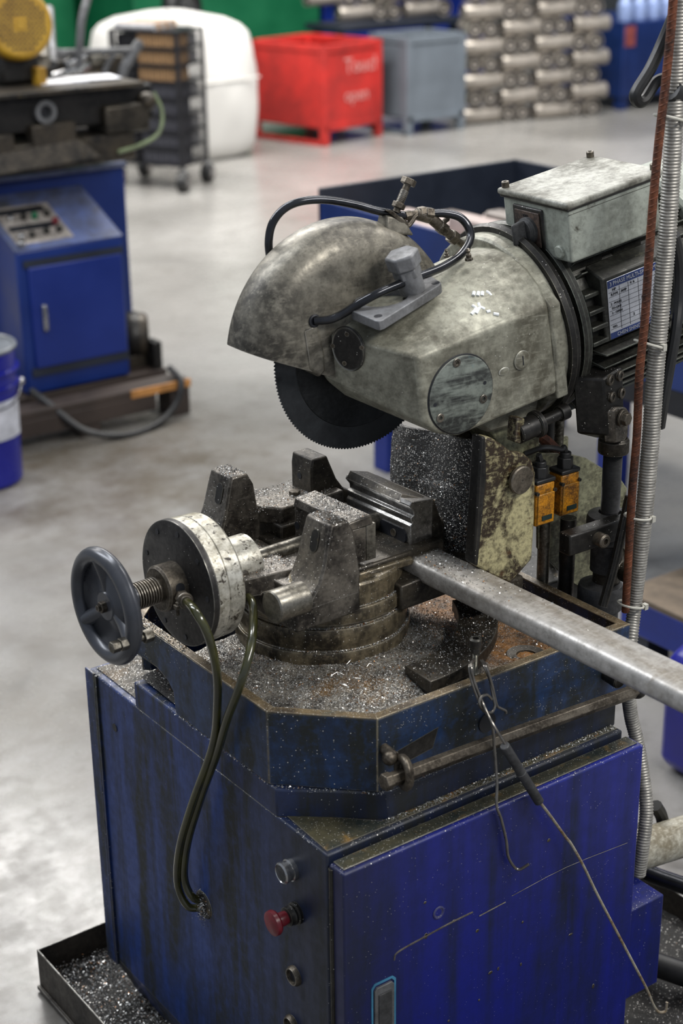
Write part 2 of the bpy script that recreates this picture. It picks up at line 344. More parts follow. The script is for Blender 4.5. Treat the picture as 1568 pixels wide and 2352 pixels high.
BED = swarf('chip_bed', srgb(96, 90, 80), srgb(44, 42, 38), srgb(112, 86, 50), tlo=.52, thi=.66)
FLAPM = swarf('chip_crusted_rubber', srgb(38, 38, 37), srgb(18, 18, 18), srgb(52, 52, 52), tlo=.55, thi=.7)
OILY = swarf('oily_chip_bed', srgb(26, 24, 22), srgb(10, 9, 9), srgb(20, 18, 15), q1=.86, q2=.92)
def flakes(m_, pts, size=.0018, up=None):
    k = len(pts); a = rng.normal(size=(k, 3)); a /= np.linalg.norm(a, axis=1)[:, None]; b = rng.normal(size=(k, 3)); b -= (a*b).sum(1)[:, None]*a; b /= np.linalg.norm(b, axis=1)[:, None]
    s1 = size*rng.uniform(.4, 1.3, k)[:, None]; s2 = s1*rng.uniform(.3, .7, k)[:, None]; p = np.array(pts)
    V = np.stack([p-a*s1, p+b*s2, p+a*s1, p-b*s2*.8+np.cross(a, b)*s2*.6], 1).reshape(-1, 3)
    n = len(m_.v); m_.v += [tuple(v) for v in V]; m_.f += [(n+4*i, n+4*i+1, n+4*i+2, n+4*i+3) for i in range(k)]
# ================================================================== THE SETTING
def floormat():
    t = NT('polished_concrete'); n = t.noise(.9, 7, .6, None, .6); c = t.mix(t.ramp(n, .35, .65), srgb(154, 152, 148), srgb(124, 122, 118))
    n2 = t.noise(7, 7, .7); c = t.mix(t.math('MULTIPLY', t.ramp(n2, .52, .75), .55), c, srgb(92, 88, 80))
    # oil stains around the machines
    g = t.n('ShaderNodeTexCoord'); 
    for cx, cy, r, s in ((1.3, 3.1, .95, .8), (.15, 1.4, 1.1, .6), (-.3, 1.2, 1.9, .7), (.2, .1, 1.3, .6), (1.2, 2.6, .7, .5), (4.3, 7.6, .5, .3)):
        d = t.n('ShaderNodeVectorMath', operation='DISTANCE'); t.l(g.outputs['Object'], d.inputs[0]); d.inputs[1].default_value = (cx, cy, 0)
        f = t.ramp(t.math('ADD', d.outputs['Value'], t.math('MULTIPLY', n2, .7)), r+.35, r*.35+.3); f = t.math('MULTIPLY', f, s)
        c = t.mix(t.math('MULTIPLY', f, t.ramp(t.noise(3.2, 8, .7), .3, .62)), c, srgb(84, 74, 58))
    d = t.n('ShaderNodeVectorMath', operation='DISTANCE'); t.l(g.outputs['Object'], d.inputs[0]); d.inputs[1].default_value = (-.5, .5, 0)   # floor colour turns to a darker mottled grey round the saw
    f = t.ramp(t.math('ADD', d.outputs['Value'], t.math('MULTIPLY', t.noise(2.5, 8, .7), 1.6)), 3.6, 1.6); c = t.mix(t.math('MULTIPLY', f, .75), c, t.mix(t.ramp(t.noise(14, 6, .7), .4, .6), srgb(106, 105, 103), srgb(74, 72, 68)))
    t.bump(n2, .1); return t.out(c, t.ramp(n2, .3, .7, .18, .36), 0.)
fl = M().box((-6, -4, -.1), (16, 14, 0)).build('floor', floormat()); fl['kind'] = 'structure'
wb = M().box((-6, 13.9, 0), (16, 14, 6)).build('wall_back', plain('hall_wall_paint', srgb(92, 96, 98), .7)); wb['kind'] = 'structure'
wr = M().box((15.9, -4, 0), (16, 13.9, 6)).build('wall_right', wb.data.materials[0]); wr['kind'] = 'structure'
# ================================================================== THE COLD SAW
saw = thing('circular_cold_saw', 'oil-stained blue circular cold saw with round blade under a grey guard, standing in front', 'metal saw', (.28, .33, .02))
# ---- cabinet
Z0, Z1, Z2 = .665, .7085, .823
poly = [(0, 0), (.556, 0), (.556, .68), (0, .68)]
c = M().prism(poly, 'z', .10, Z0)
c.solid([(.03, .02, .02), (.54, .02, .02), (.54, .64, .02), (.03, .64, .02)], [(0, .0, .10), (.556, 0, .10), (.556, .68, .10), (0, .68, .10)])
c.prism([(0, .12), (.12, .02), (.56, .02), (.56, .52), (0, .52)], 'z', Z0-.002, Z1)
cab = c.build('cabinet', BLUE, saw, .003, 2)
M().box((-.004, .652, .09), (.0, .682, Z0+.003)).box((-.004, .646, .09), (.002, .650, Z0+.001)).build('corner_strip', BLUE, cab, .001)
M().prism([(.006, .008), (.552, .008), (.552, .021), (.108, .0215), (.012, .122)], 'z', Z0-.001, Z0+.0015).build('greasy_ledge', BRASSY, cab)
M().box((.012, .535, Z0-.001), (.54, .67, Z0+.002)).build('chip_covered_ledge', BED, cab)
M().cyl((.002, .595, .592), (-.001, .595, .592), .0072, n=20).build('bolt_hole', INK, cab)
# ---- tray casting : walls that leave a chip chute open on the left
def tray_poly(i): return [(i, .137+i*.4), (.108+i*.4, .029+i), (.589-i, .029+i), (.589-i, .545-i), (.03+i, .545-i), (i, .515-i)]
o_, i_ = tray_poly(0), tray_poly(.011)
tr = M()
def wall(a, b, ai, bi, z0, z1): tr.solid([(*a, z0), (*b, z0), (*bi, z0), (*ai, z0)], [(*a, z1), (*b, z1), (*bi, z1), (*ai, z1)])
ob = tray_poly(.004)
for k in range(6):
    a, b, ai, bi = o_[k], o_[(k+1) % 6], i_[k], i_[(k+1) % 6]
    if k == 5: continue
    wall(a, b, ai, bi, Z1 if k != 4 else .765, Z2)
tr.prism([(.1375, .709), (.39, .709), (.395, .745), (.41, .757), (.44, .765), (.515, .765), (.515, Z2), (.1375, Z2)], 'x', 0, .011)
tray = tr.build('tray_wall', CASTB, saw, .0015)
M().solid([(x, y, .70) for x, y in tray_poly(.010)[:3]]+[(.578, .39, .70), (.012, .39, .70)], [(x, y, .775) for x, y in tray_poly(.010)[:3]]+[(.578, .39, .775), (.012, .39, .775)]).build('tray_floor', RUST, saw)
def rim(pts, w, name, mt):      # lip with a dirty top
    r_ = M()
    for (a, b) in zip(pts[:-1], pts[1:]):
        a = Vector(a); b = Vector(b); d = (b-a).normalized(); n = Vector((-d.y, d.x, 0))
        q = [a-d*.0, b+d*.0, b+n*w, a+n*w]; r_.solid(q, [v+Vector((0, 0, .004)) for v in q])
    return r_
LIP = worn('rubbed_tray_lip', srgb(120, 104, 78), srgb(62, 52, 38), srgb(70, 78, 74), sc=22, rough=.34, metal=.2, spk=.1, spku=.2, edge=.002, ecol=srgb(215, 205, 180), tlo=.6, thi=.7)
ro, ri = [(x, y) for x, y in tray_poly(0)], tray_poly(.015)
lp = M()
for k in range(6):
    a, b, ai, bi = ro[k], ro[(k+1) % 6], ri[k], ri[(k+1) % 6]
    lp.solid([(*a, Z2-.001), (*b, Z2-.001), (*bi, Z2-.001), (*ai, Z2-.001)], [(*a, Z2+.0015), (*b, Z2+.0015), (*bi, Z2+.0015), (*ai, Z2+.0015)])
lp.build('tray_lip', LIP, saw, .001)
M().cyl((.305, .0335, .752), (.305, .027, .752), .0155, n=28).build('tapped_hole', INK, saw)
M().solid([(.14, .0285, .762), (.215, .0285, .775), (.205, .0285, .745), (.15, .0285, .738)], [(.14, .030, .762), (.215, .030, .775), (.205, .030, .745), (.15, .030, .738)]).build('cast_pocket', BLK, saw)
# chute interior
M().solid([(.01, .39, .712), (.01, .515, .716), (.16, .515, .735), (.16, .39, .735)], [(.01, .39, .7125), (.01, .515, .7165), (.16, .515, .7355), (.16, .39, .7355)]).build('chute_floor', OILY, saw)
M().box((.16, .39, .70), (.17, .53, .80)).build('chute_back', INK, saw)
# rust ring on tray floor
M().lathe([(.014, 0), (.016, .006), (.030, .007), (.034, 0)], (.452, .108, .777), (0, 0, 1), 40).build('cast_ring', CASTD, saw)
# ---- front door
dl = (-.038, -.004)
door = M().box((.0, dl[0], .05), (.5635, dl[1], .655)).build('front_door', DOORB, saw, .0035, 3)
M().box((.006, -.030, .655), (.5575, -.006, .6572)).build('door_top_grime', BRASSY, door, .001)
hd_ = M().prism([(.049, .30), (.083, .30), (.083, .443), (.079, .448), (.053, .448), (.049, .443)], 'y', -.0415, -.036).build('latch', GREYB, door, .001)
M().prism([(.055, .30), (.078, .30), (.078, .436), (.055, .436)], 'y', -.0435, -.040).build('latch_paddle', DGREY, hd_, .001)
M().prism([(.0445, .30), (.0475, .30), (.0475, .446), (.052, .4515), (.080, .4515), (.0845, .446), (.0845, .30), (.0875, .30), (.0875, .449), (.082, .455), (.050, .455), (.0445, .449)], 'y', -.0390, -.0375).build('bare_edge', plain('chipped_teal_edge', srgb(60, 120, 150), .5), hd_)
def DY(x, y): return P(x, y, 'y', -.0385)
sc1 = M().tube([DY(905, 2205), DY(912, 2188), DY(960, 2160), DY(1030, 2122), DY(1085, 2095)], .0013, 5, 4)
sc1.tube([DY(1100, 2104), DY(1130, 2088), DY(1160, 2072)], .0011, 5, 3).tube([DY(1175, 2058), DY(1300, 1992), DY(1440, 1936)], .0005, 5, 3)
sc1.build('scratch', BOLTM, door)
sc2 = M()
for x, y in ((976, 2073), (1042, 2115), (1096, 2138), (1144, 2225), (1196, 2215), (1100, 2297), (1362, 2265), (1200, 2118), (978, 2150), (1260, 1930), (1310, 2146), (1126, 2234), (1030, 2345)):
    p = DY(x, y); sc2.sphere(p, .0028, 8, (random.uniform(.6, 1.6), .3, random.uniform(.6, 1.8)))
sc2.build('paint_chips', BOLTM, door)['kind'] = 'stuff'
M().torus(DY(1007, 2096), (0, 1, 0), .0085, .0018, 24, 8).build('blind_plug', DOORB, door)
M().cyl((.0, -.010, .05), (.0, -.010, .65), .004, n=10).build('door_hinge_pin', BLK, door)
# ---- control buttons on the left side
def side(x, y): return P(x, y, 'x', 0)
b1 = Vector(side(671, 1996)); X = Vector((-1, 0, 0))
pb = M().lathe([(.0165, 0), (.0165, .006), (.0145, .007), (.0145, .012), (.0158, .013), (.0158, .018), (.0135, .020), (.0125, .0185), (0, .0185)], b1, X, 40).build('start_button', CHROME, saw)
M().cyl(b1+X*.0186, b1+X*.0192, .0122, n=32).build('button_cap', DGREY, pb)
b2 = Vector(side(682, 2096))
es = M().lathe([(.0165, 0), (.0165, .005), (.0145, .006), (.0150, .010), (.014, .012), (.0142, .018), (.011, .019)], b2, X, 40).build('emergency_stop', BLK, saw)
M().lathe([(.0095, .017), (.0105, .026), (.0095, .032), (.017, .035), (.0188, .038), (.0182, .0435), (.014, .0455), (0, .046)], b2, X, 40).build('red_mushroom', RED, es)
b3 = Vector(side(678, 2240))
ks = M().lathe([(.0155, 0), (.0155, .004), (.013, .008), (.0115, .008), (.0105, .002), (0, .002)], b3, X, 40).build('key_switch', BOLTM, saw)
M().cyl(b3, b3+X*.0025, .0095, n=24).build('key_barrel', INK, ks)
b4 = Vector(side(672, 2352)); M().lathe([(.0155, 0), (.0155, .004), (.013, .008), (.0115, .008), (.0105, .002), (0, .002)], b4, X, 30).build('key_switch', BOLTM, saw)
# ---- bar and eye along the front
bz = M().tube([(.098, -.010, .7505), (.30, -.010, .7445), (.572, -.010, .7335)], .0105, 6, 3)
bar = bz.build('stop_rod', BOLTM, saw, .0008); 
M().sphere((.574, -.008, .733), .0145, 16).build('rod_end', BLK, bar)
M().hexn((.088, -.010, .7506), (.100, -.010, .7503), .0125).build('rod_head', BOLTM, bar, .001)
M().torus((.121, -.013, .756), (.97, -.25, -.05), .0195, .0062, 40, 12).build('eye_ring', BOLTM, saw)
M().cyl((.119, .03, .775), (.119, .004, .772), .0075, n=16).sphere((.111, .006, .773), .0105, 12).build('eye_bolt', BOLTM, saw)
M().cyl((.545, .03, .755), (.545, .0, .752), .0125, n=20, bev=.002).build('rod_bracket', BLK, saw)
# ---- vertical screw in the rim that carries the hooks
sb = M()
for k in range(22): sb.cyl((.2955, .046, .826+k*.0016), (.2955, .046, .8268+k*.0016), .0042, .0035, 10)
sb.cyl((.2955, .046, .82), (.2955, .046, .868), .0034, n=10)
scr = sb.build('clamp_screw', BLK, saw)
M().hexn((.2955, .046, .861), (.2955, .046, .868), .0085).build('lock_nut', BLK, scr, .0008)
M().lathe([(.0085, 0), (.009, .002), (.009, .013), (.0075, .0145), (.005, .0145), (.0045, .008), (0, .008)], (.2955, .046, .868), (0, 0, 1), 24).build('socket_head', BLK, scr)
# ---- scale ring plate lying round the turntable
sr = M().lathe([(.208, 0), (.208, .019), (.268, .019), (.268, 0), (.208, 0)], (.23, .328, .811), (0, 0, 1), 40, math.radians(-91), math.radians(-22), u=(1, 0, 0))
sr.build('protractor_plate', CASTD, saw, .0012)
M().lathe([(.212, 0), (.212, .012), (.262, .012), (.262, 0), (.212, 0)], (.23, .328, .80), (0, 0, 1), 40, math.radians(-91), math.radians(-22), u=(1, 0, 0)).build('plate_foot', BLK, saw)
# ---- chip bed (heaped swarf on the tray floor)
def bedh(x, y):
    d = math.hypot(x-.23, y-.328); h = .798
    h += .016*max(0, 1-max(0, d-.12)/.13)
    h += .014*math.exp(-((x-.13)**2+(y-.13)**2)/.004)+.012*math.exp(-((x-.24)**2+(y-.11)**2)/.003)+.008*math.exp(-((x-.35)**2+(y-.2)**2)/.004)
    k = min(1, max(0, (x-.34)/.10)); h = h*(1-k)+k*(.782+.004*math.sin(30*y))
    return h+.0018*math.sin(61*x+17*y)*math.sin(47*y-20*x)+.001*math.sin(160*x)*math.sin(143*y)
def inside(x, y): return .014 < x < .575 and .043 < y < .50 and (x/.108+(y-.029-.0)/.108) > 1.19
bd = M(); N = 110; idx = {}
for i in range(N+1):
    for j in range(N+1):
        x = .012+.566*i/N; y = .041+.345*j/N
        if (x/.108+(y-.029)/.108) > 1.155: idx[i, j] = len(bd.v); bd.v.append((x, y, bedh(x, y)+random.uniform(-.0006, .0006)))
for i in range(N):
    for j in range(N):
        q = [(i, j), (i+1, j), (i+1, j+1), (i, j+1)]
        if all(k in idx for k in q): bd.f.append(tuple(idx[k] for k in q))
BEDT = NT('chip_bed_blend'); 
def bedmat():
    t = BEDT; n = t.noise(26, 8, .75); c = t.mix(t.ramp(n, .4, .6), srgb(136, 130, 118), srgb(66, 62, 56))
    c = t.mix(t.ramp(t.noise(9, 6, .7), .52, .66), c, srgb(112, 86, 50))
    g = t.n('ShaderNodeSeparateXYZ'); t.l(t.coord(), g.inputs[0]); f = t.ramp(t.math('ADD', g.outputs[0], t.math('MULTIPLY', n, .08)), .38, .46)
    c = t.mix(f, c, t.mix(t.ramp(t.noise(34, 7, .7), .4, .62), srgb(160, 112, 58), srgb(64, 46, 28)))
    m_ = t.math('MAXIMUM', t.specks(560, .45, .5), t.specks(330, .62, .42)); m_ = t.math('MULTIPLY', m_, t.ramp(f, 0, 1, 1, .25)); c = t.mix(m_, c, SPK)
    t.bump(t.math('ADD', t.noise(300, 3, .7), m_), 1., .002); return t.out(c, t.mixf(m_, .5, .3), t.mixf(m_, .15, .7))
swb = bd.build('metal_swarf', bedmat(), None, norm=False, ang=80); tag(swb, 'grey glittering bed of metal swarf, rusty at the right, filling the saw tray', 'swarf', kind='stuff')
pts = []
while len(pts) < 26000:
    x = rng.uniform(.014, .575); y = rng.uniform(.043, .38)
    if not inside(x, y): continue
    w = .25+.75*math.exp(-((x-.22)**2+(y-.10)**2)/.006)+.5*math.exp(-((x-.06)**2+(y-.28)**2)/.01)+.6*math.exp(-((x-.36)**2+(y-.21)**2)/.003)
    if x > .36 and y < .17: w = .12
    if rng.random() < w: pts.append((x, y, bedh(x, y)+rng.uniform(.0, .0016)))
fk = M(); flakes(fk, pts, .00145)
tp = []
for _ in range(4600):                # chips scattered over flat tops of the vise, table, plate, ledges
    r_ = rng.random()
    if r_ < .25: tp.append((rng.uniform(.01, .54), rng.uniform(.538, .668), Z0+.003))
    elif r_ < .45: a = rng.uniform(math.radians(-90), math.radians(-23)); q = rng.uniform(.21, .266); tp.append((.23+q*math.cos(a), .328+q*math.sin(a), .8305))
    elif r_ < .7: tp.append((rng.uniform(.11, .55), rng.uniform(.009, .02), Z0+.002))
    elif r_ < .78: tp.append((rng.uniform(.0, .014), rng.uniform(.36, .52), Z2+.002))
    elif r_ < .92:
        u_ = rng.random()*.86
        if u_ < .28: tp.append((rng.uniform(-.003, .001), rng.uniform(.14, .39), Z1+rng.uniform(0, .001)))
        elif u_ < .45: q_ = rng.random(); tp.append((q_*.108+rng.uniform(-.001, .004), .131-q_*.109+rng.uniform(-.004, .002), Z1+rng.uniform(0, .001)))
        else: tp.append((rng.uniform(.108, .56), rng.uniform(.0205, .028), Z1+rng.uniform(0, .001)))
    else: tp.append((rng.uniform(.02, .14), rng.uniform(.395, .51), .716+rng.uniform(0, .02)))
flakes(fk, tp, .0016)
def merge(a, b):
    bm = bmesh.new(); bm.from_mesh(a.data); k = len(bm.faces); bm.from_mesh(b.data); bm.faces.ensure_lookup_table()
    for f in bm.faces[k:]: f.material_index = len(a.data.materials)
    bm.to_mesh(a.data); bm.free(); a.data.materials.append(b.data.materials[0]); bpy.data.objects.remove(b)
merge(swb, fk.build('x', CHIPS, None, norm=False))
# a few long curls
cu = M()
for k in range(16):
    x = rng.uniform(.05, .30); y = rng.uniform(.07, .2)
    if not inside(x, y): continue
    a = rng.uniform(0, 6.3); L = rng.uniform(.008, .022); z = bedh(x, y)+.003
    cu.tube([(x, y, z), (x+L*math.cos(a)*.5, y+L*math.sin(a)*.5, z+.004), (x+L*math.cos(a+.4), y+L*math.sin(a+.4), z+.001)], .0005, 4, 4)
merge(swb, cu.build('x', CHIPS, None))
# ---- turntable
tt = M().lathe([(.128, .795), (.134, .805), (.134, .829), (.1325, .832), (.1285, .832), (.1285, .840), (.1300, .843), (.1300, .864), (.1285, .867), (.1245, .867), (.1245, .871), (.1285, .873), (.1285, .892), (.127, .895), (.1230, .896), (.1230, .928), (.120, .932), (.0, .932)], (.23, .328, 0), (0, 0, 1), 96)
table = tt.build('turntable', RING, saw, .0008)
arm = M(VF).solid([(.05, -.127, .868), (.20, -.127, .868), (.21, -.12, .868), (.21, .12, .868), (.05, .12, .868)], [(.05, -.127, .908), (.20, -.127, .915), (.21, -.12, .915), (.21, .12, .915), (.05, .12, .915)])
arm.build('swivel_arm', CASTD, saw, .003)
tch = M(); tq = []
for _ in range(2600):
    a_ = rng.uniform(-2.7, -.2); q_, z_ = ((.1308, .8325), (.1265, .8675), (.125, .8965))[int(rng.integers(3))]; q_ += rng.normal(0, .0012); tq.append((.23+q_*math.cos(a_), .328+q_*math.sin(a_), z_+rng.uniform(0, .0015)))
flakes(tch, tq, .0013); tch.build('ledge_chips', CHIPS, table, norm=False)['kind'] = 'stuff'
# ---- vise
def tower(y0, y1, name, mat, flip=False, taper=.006):
    # outline in x-z; the slanting face looks to the handwheel
    pr = [(-.160, .925), (-.152, .940), (-.134, .950), (-.118, .968), (-.108, .992), (-.098, 1.030), (-.092, 1.049), (-.062, 1.049), (-.052, 1.030), (-.044, .965), (-.046, .925)]
    t_ = M(VF); n = len(pr)
    def yy(z, y, s): return y+s*taper*max(0, (z-.95)/.1)
    lo = [(x, yy(z, y0, 1), z) for x, z in pr]; hi = [(x, yy(z, y1, -1), z) for x, z in pr]
    t_.solid(lo, hi); o = t_.build(name, mat, saw, .0035, 2, 24)
    return o
t1 = tower(-.150, -.082, 'near_jaw_tower', CAST)
def slothole(y, par, z=1.020, x=-.1015):
    d = Vector((-.0112, 0, -.045)).normalized(); n = Vector((-.97, 0, .24)).normalized()
    h = M(VF); c_ = Vector((x, y, z)); u = Vector((0, 1, 0)); vs = []
    for k in range(20):
        a = 2*math.pi*k/20; vs.append(c_+u*math.cos(a)*.0085+d*(math.sin(a)*.0085+(.008 if math.sin(a) > 0 else -.008)))
    h.solid([v-n*.012 for v in vs], [v+n*.0006 for v in vs]); return h.build('slot_hole', BLK, par)
slothole(-.118, t1)
t2 = tower(.092, .158, 'far_jaw_tower', CAST)
slothole(.118, t2)
yk = M(VF).prism([(-.160, -.150), (-.045, -.150), (-.040, .150), (-.160, .150)], 'z', .905, .940)
yk.hull([(-.20, -.055, .935), (-.20, .055, .935), (-.20, -.055, .962), (-.20, .055, .962), (-.09, -.09, .935), (-.09, .09, .935), (-.09, -.075, .962), (-.09, .075, .962)])
yk.build('vise_yoke', CAST, saw, .004, 2)
M(VF).box((-.205, -.048, .935), (-.165, .048, .968)).box((-.14, -.10, .925), (-.045, .0, .955)).build('vise_saddle', CAST, saw, .003)
M(VF).cyl((-.190, -.135, .950), (-.135, -.135, .950), .0235, bev=.002).build('guide_pin', STEEL, saw)
M(VF).cyl((-.20, .135, .948), (-.14, .135, .948), .0225, bev=.002).build('guide_pin', BOLTM, saw)
M(VF).cyl((-.20, 0, .958), (.12, 0, .958), .013, n=24).build('vise_spindle', STEEL, saw)
# sliding bed & far casting
M(VF).box((-.05, -.10, .925), (.16, .10, .945)).build('vise_bed', CASTD, saw, .004)
fc = M(VF).prism([(-.09, .16), (-.07, .20), (-.035, .205), (-.028, .185), (.02, .15), (.10, .13), (.10, .07), (-.02, .07)], 'z', .962, .990).build('far_bed_casting', CAST, saw, .003)
M(VF).prism([(-.065, .183), (-.045, .190), (-.035, .178), (-.052, .170)], 'z', .9895, .9915).build('cast_slot', INK, fc)
M(VF).box((-.03, .06, .90), (.11, .12, .965)).build('casting_web', CASTD, saw, .003)
M(VF).hexn((.03, .105, .990), (.03, .105, .996), .009).build('bed_bolt', BOLTM, saw, .0008)
# movable jaw block
mj = M(VF).box((-.022, -.096, .950), (.010, .036, 1.006)).build('movable_jaw', CAST, saw, .002)
M(VF).solid([(-.026, -.098, 1.006), (.022, -.098, 1.006), (.022, .034, 1.006), (-.026, .034, 1.006)], [(-.024, -.098, 1.019), (.018, -.098, 1.022), (.016, .034, 1.022), (-.022, .034, 1.019)]).build('jaw_top', CAST, mj, .002)
M(VF).prism([(-.096, .950), (-.096, 1.006), (-.088, 1.006), (-.088, .950)], 'x', .010, .028).build('jaw_face', STEEL, mj, .001)
M(VF).cyl((-.0225, .03, .975), (-.021, .03, .975), .006, n=16).build('jaw_screw_hole', INK, mj)
M(VF).cyl((-.03, -.02, .955), (-.02, -.02, .955), .008, n=16).build('jaw_screw', BOLTM, mj)
# far fixed tower
ft = M(VF).solid([(.050, .088, .93), (.050, .088, 1.030), (.053, .088, 1.046), (.082, .088, 1.046), (.086, .088, 1.036), (.100, .088, 1.004), (.116, .088, .982), (.14, .088, .97), (.14, .088, .93)],
                 [(.050, .140, .93), (.050, .140, 1.030), (.053, .140, 1.046), (.082, .140, 1.046), (.086, .140, 1.036), (.100, .140, 1.004), (.116, .140, .982), (.14, .140, .97), (.14, .140, .93)]).build('far_fixed_tower', CASTD, saw, .003)
M(VF).cyl((.051, .118, 1.012), (.0493, .118, 1.012), .0052, n=16).build('tower_hole', INK, ft)
# fixed jaw with grooved face
JS = worn('greasy_jaw_steel', srgb(158, 156, 152), srgb(64, 60, 56), sc=14, rough=.2, metal=.85, spk=.02, spku=.1, edge=.0015, ecol=srgb(225, 225, 225), streak=(1, .2, 1))
fj = M(VF).prism([(.108, .934), (.106, .974), (.110, .979), (.107, .984), (.107, .988), (.113, .991), (.112, .998), (.104, 1.008), (.108, 1.014), (.150, 1.008), (.150, .934)], 'y', -.082, .072).build('fixed_jaw', JS, saw, .001)
M(VF).hull([(.103, -.06, 1.009), (.103, .068, 1.009), (.150, -.08, 1.006), (.150, .07, 1.006), (.112, -.055, 1.018), (.108, .064, 1.022), (.145, -.06, 1.010), (.14, .06, 1.014)]).build('jaw_top_grime', CASTD, fj)
for y0, y1 in ((-.072, -.010), (.0, .055)):
    M(VF).prism([(y0+.006, .942), (y1-.006, .942), (y1, .948), (y1, .960), (y1-.006, .966), (y0+.006, .966), (y0, .960), (y0, .948)], 'x', .1045, .1085).build('jaw_slot', INK, fj)
M(VF).cyl((.1045, -.045, .954), (.103, -.045, .954), .006, n=16).build('jaw_socket_screw', BOLTM, fj)
M(VF).solid([(.150, -.080, .925), (.150, -.080, 1.006), (.156, -.080, 1.006), (.176, -.080, .955), (.180, -.080, .925)], [(.150, .06, .925), (.150, .06, 1.006), (.156, .06, 1.006), (.176, .06, .955), (.180, .06, .925)]).build('fixed_jaw_backing', CASTD, saw, .003)
M(VF).cyl((.170, -.055, .948), (.196, -.055, .948), .013, n=24, bev=.002).build('backing_pin', BOLTM, saw)
M(VF).prism([(.01, -.105), (.15, -.105), (.15, .07), (.01, .07)], 'z', .925, .935).build('jaw_rest', CAST, saw, .002)
M(VF).solid([(-.01, -.104, .925), (.10, -.108, .925), (.10, -.09, .925), (-.02, -.09, .925)], [(-.01, -.104, .938), (.09, -.106, .938), (.09, -.09, .938), (-.01, -.09, .938)]).build('bed_foot', RING, saw, .003)
vc = M(VF); vq = []
for _ in range(5200):
    r_ = rng.random()
    if r_ < .35: vq.append((rng.uniform(-.198, -.09), rng.uniform(-.06, .06), .963+rng.uniform(0, .001)))
    elif r_ < .6: vq.append((rng.uniform(-.07, .09), rng.uniform(.075, .155), .991+rng.uniform(0, .001)))
    elif r_ < .72: vq.append((rng.uniform(-.022, .016), rng.uniform(-.095, .03), 1.0215+rng.uniform(0, .001)))
    elif r_ < .78: vq.append((rng.uniform(-.09, -.062), rng.uniform(-.14, -.09), 1.0497))
    elif r_ < .84: vq.append((rng.uniform(-.09, -.062), rng.uniform(.10, .15), 1.0497))
    elif r_ < .95: vq.append((rng.uniform(.03, .15), rng.uniform(-.10, .06), .936+rng.uniform(0, .001)))
    else: vq.append((rng.uniform(-.16, -.05), rng.uniform(.08, .1), .941))
flakes(vc, vq, .0013); vc.build('clinging_chips', CHIPS, saw, norm=False)['kind'] = 'stuff'
# ---- clamping cylinder, collar, thread, handwheel   (axis along the vise)
A0 = (0, 0, .958)
def cylx(pr, nm, mt, par=saw, n=72, **k):
    return M(VF).lathe([(r, x) for x, r in pr], A0, (1, 0, 0), n).build(nm, mt, par, **k)
cy = cylx([(-.2455, .0915), (-.2290, .0915), (-.2278, .0898), (-.2266, .0915), (-.2040, .0905), (-.2005, .088), (-.199, .080)], 'clamping_cylinder', CREAM)
cylx([(-.258, .086), (-.256, .0925), (-.247, .0928), (-.2455, .0915), (-.2455, 0)], 'end_plate', DISC, cy)
for k in range(9):
    sh = M(VF); a = 2*math.pi*k/9+.3; sh.cyl((-.2575, .079*math.cos(a), .958+.079*math.sin(a)), (-.2590, .079*math.cos(a), .958+.079*math.sin(a)), .0042, n=14); sh.build('plate_screw', INK, cy)
cylx([(-.200, .042), (-.135, .042)], 'cylinder_neck', CREAM)
co = cylx([(-.258, .033), (-.2575, .034), (-.286, .034), (-.289, .031), (-.289, .019)][::-1], 'adjusting_collar', BOLTM)
d_ = Vector((0, -.55, .15)).normalized(); cc = Vector((-.272, 0, .958))
M(VF).cyl(cc+d_*.032, cc+d_*.0345, .0072, n=20).build('collar_hole', INK, co)
th = M(VF)
for k in range(9): x = -.2915-k*.0042; th.lathe([(.0165, 0), (.0195, .0014), (.0195, .0024), (.0165, .0040)], (x-.004, 0, .958), (1, 0, 0), 28)
th.cyl((-.34, 0, .958), (-.28, 0, .958), .0165).build('threaded_spindle', BOLTM, saw)
WX = -.372
def wy(a, r, x=WX): return (x, r*math.cos(a), .958+r*math.sin(a))
hw = M(VF).torus((WX, 0, .958), (1, 0, 0), .0725, .0118, 80, 18).build('handwheel', WHEEL, saw)
HX = WX+.014
hub = M(VF).lathe([(0, -.016), (.020, -.016), (.0235, -.012), (.0245, .004), (.022, .010), (.018, .022), (.018, .030)], (HX, 0, .958), (1, 0, 0), 40).build('wheel_hub', WHEEL, hw)
for a in (math.radians(204), math.radians(324), math.radians(84)):
    sp = M(VF); n_ = 8
    sp.tube([wy(a, .012, HX-.002), wy(a, .040, HX-.006), wy(a, .070)], .0120, 12, 6, rf=None).build('wheel_spoke', WHEEL, hw)
M(VF).hexn((HX-.024, 0, .958), (HX-.014, 0, .958), .0085).build('hub_nut', BOLTM, hub, .001)
M(VF).cyl((HX-.028, 0, .958), (HX-.012, 0, .958), .0045, n=14).build('hub_stud', BOLTM, hub)
ga = math.radians(202)
gp = Vector(wy(ga, .0725)); hb = M(VF).hexn(gp+Vector((-.034, 0, 0)), gp+Vector((-.022, 0, 0)), .0085).build('crank_bolt', STEEL, hw, .0008)
M(VF).hexn(gp+Vector((-.021, 0, 0)), gp+Vector((-.010, 0, 0)), .0092).build('crank_nut', STEEL, hb, .0008)
M(VF).cyl(gp+Vector((-.03, 0, 0)), gp+Vector((.03, 0, 0)), .005, n=14).build('crank_shank', STEEL, hb)
M(VF).hexn(gp+Vector((.016, 0, 0)), gp+Vector((.030, 0, 0)), .0095).build('crank_bolt_head', STEEL, hb, .0008)
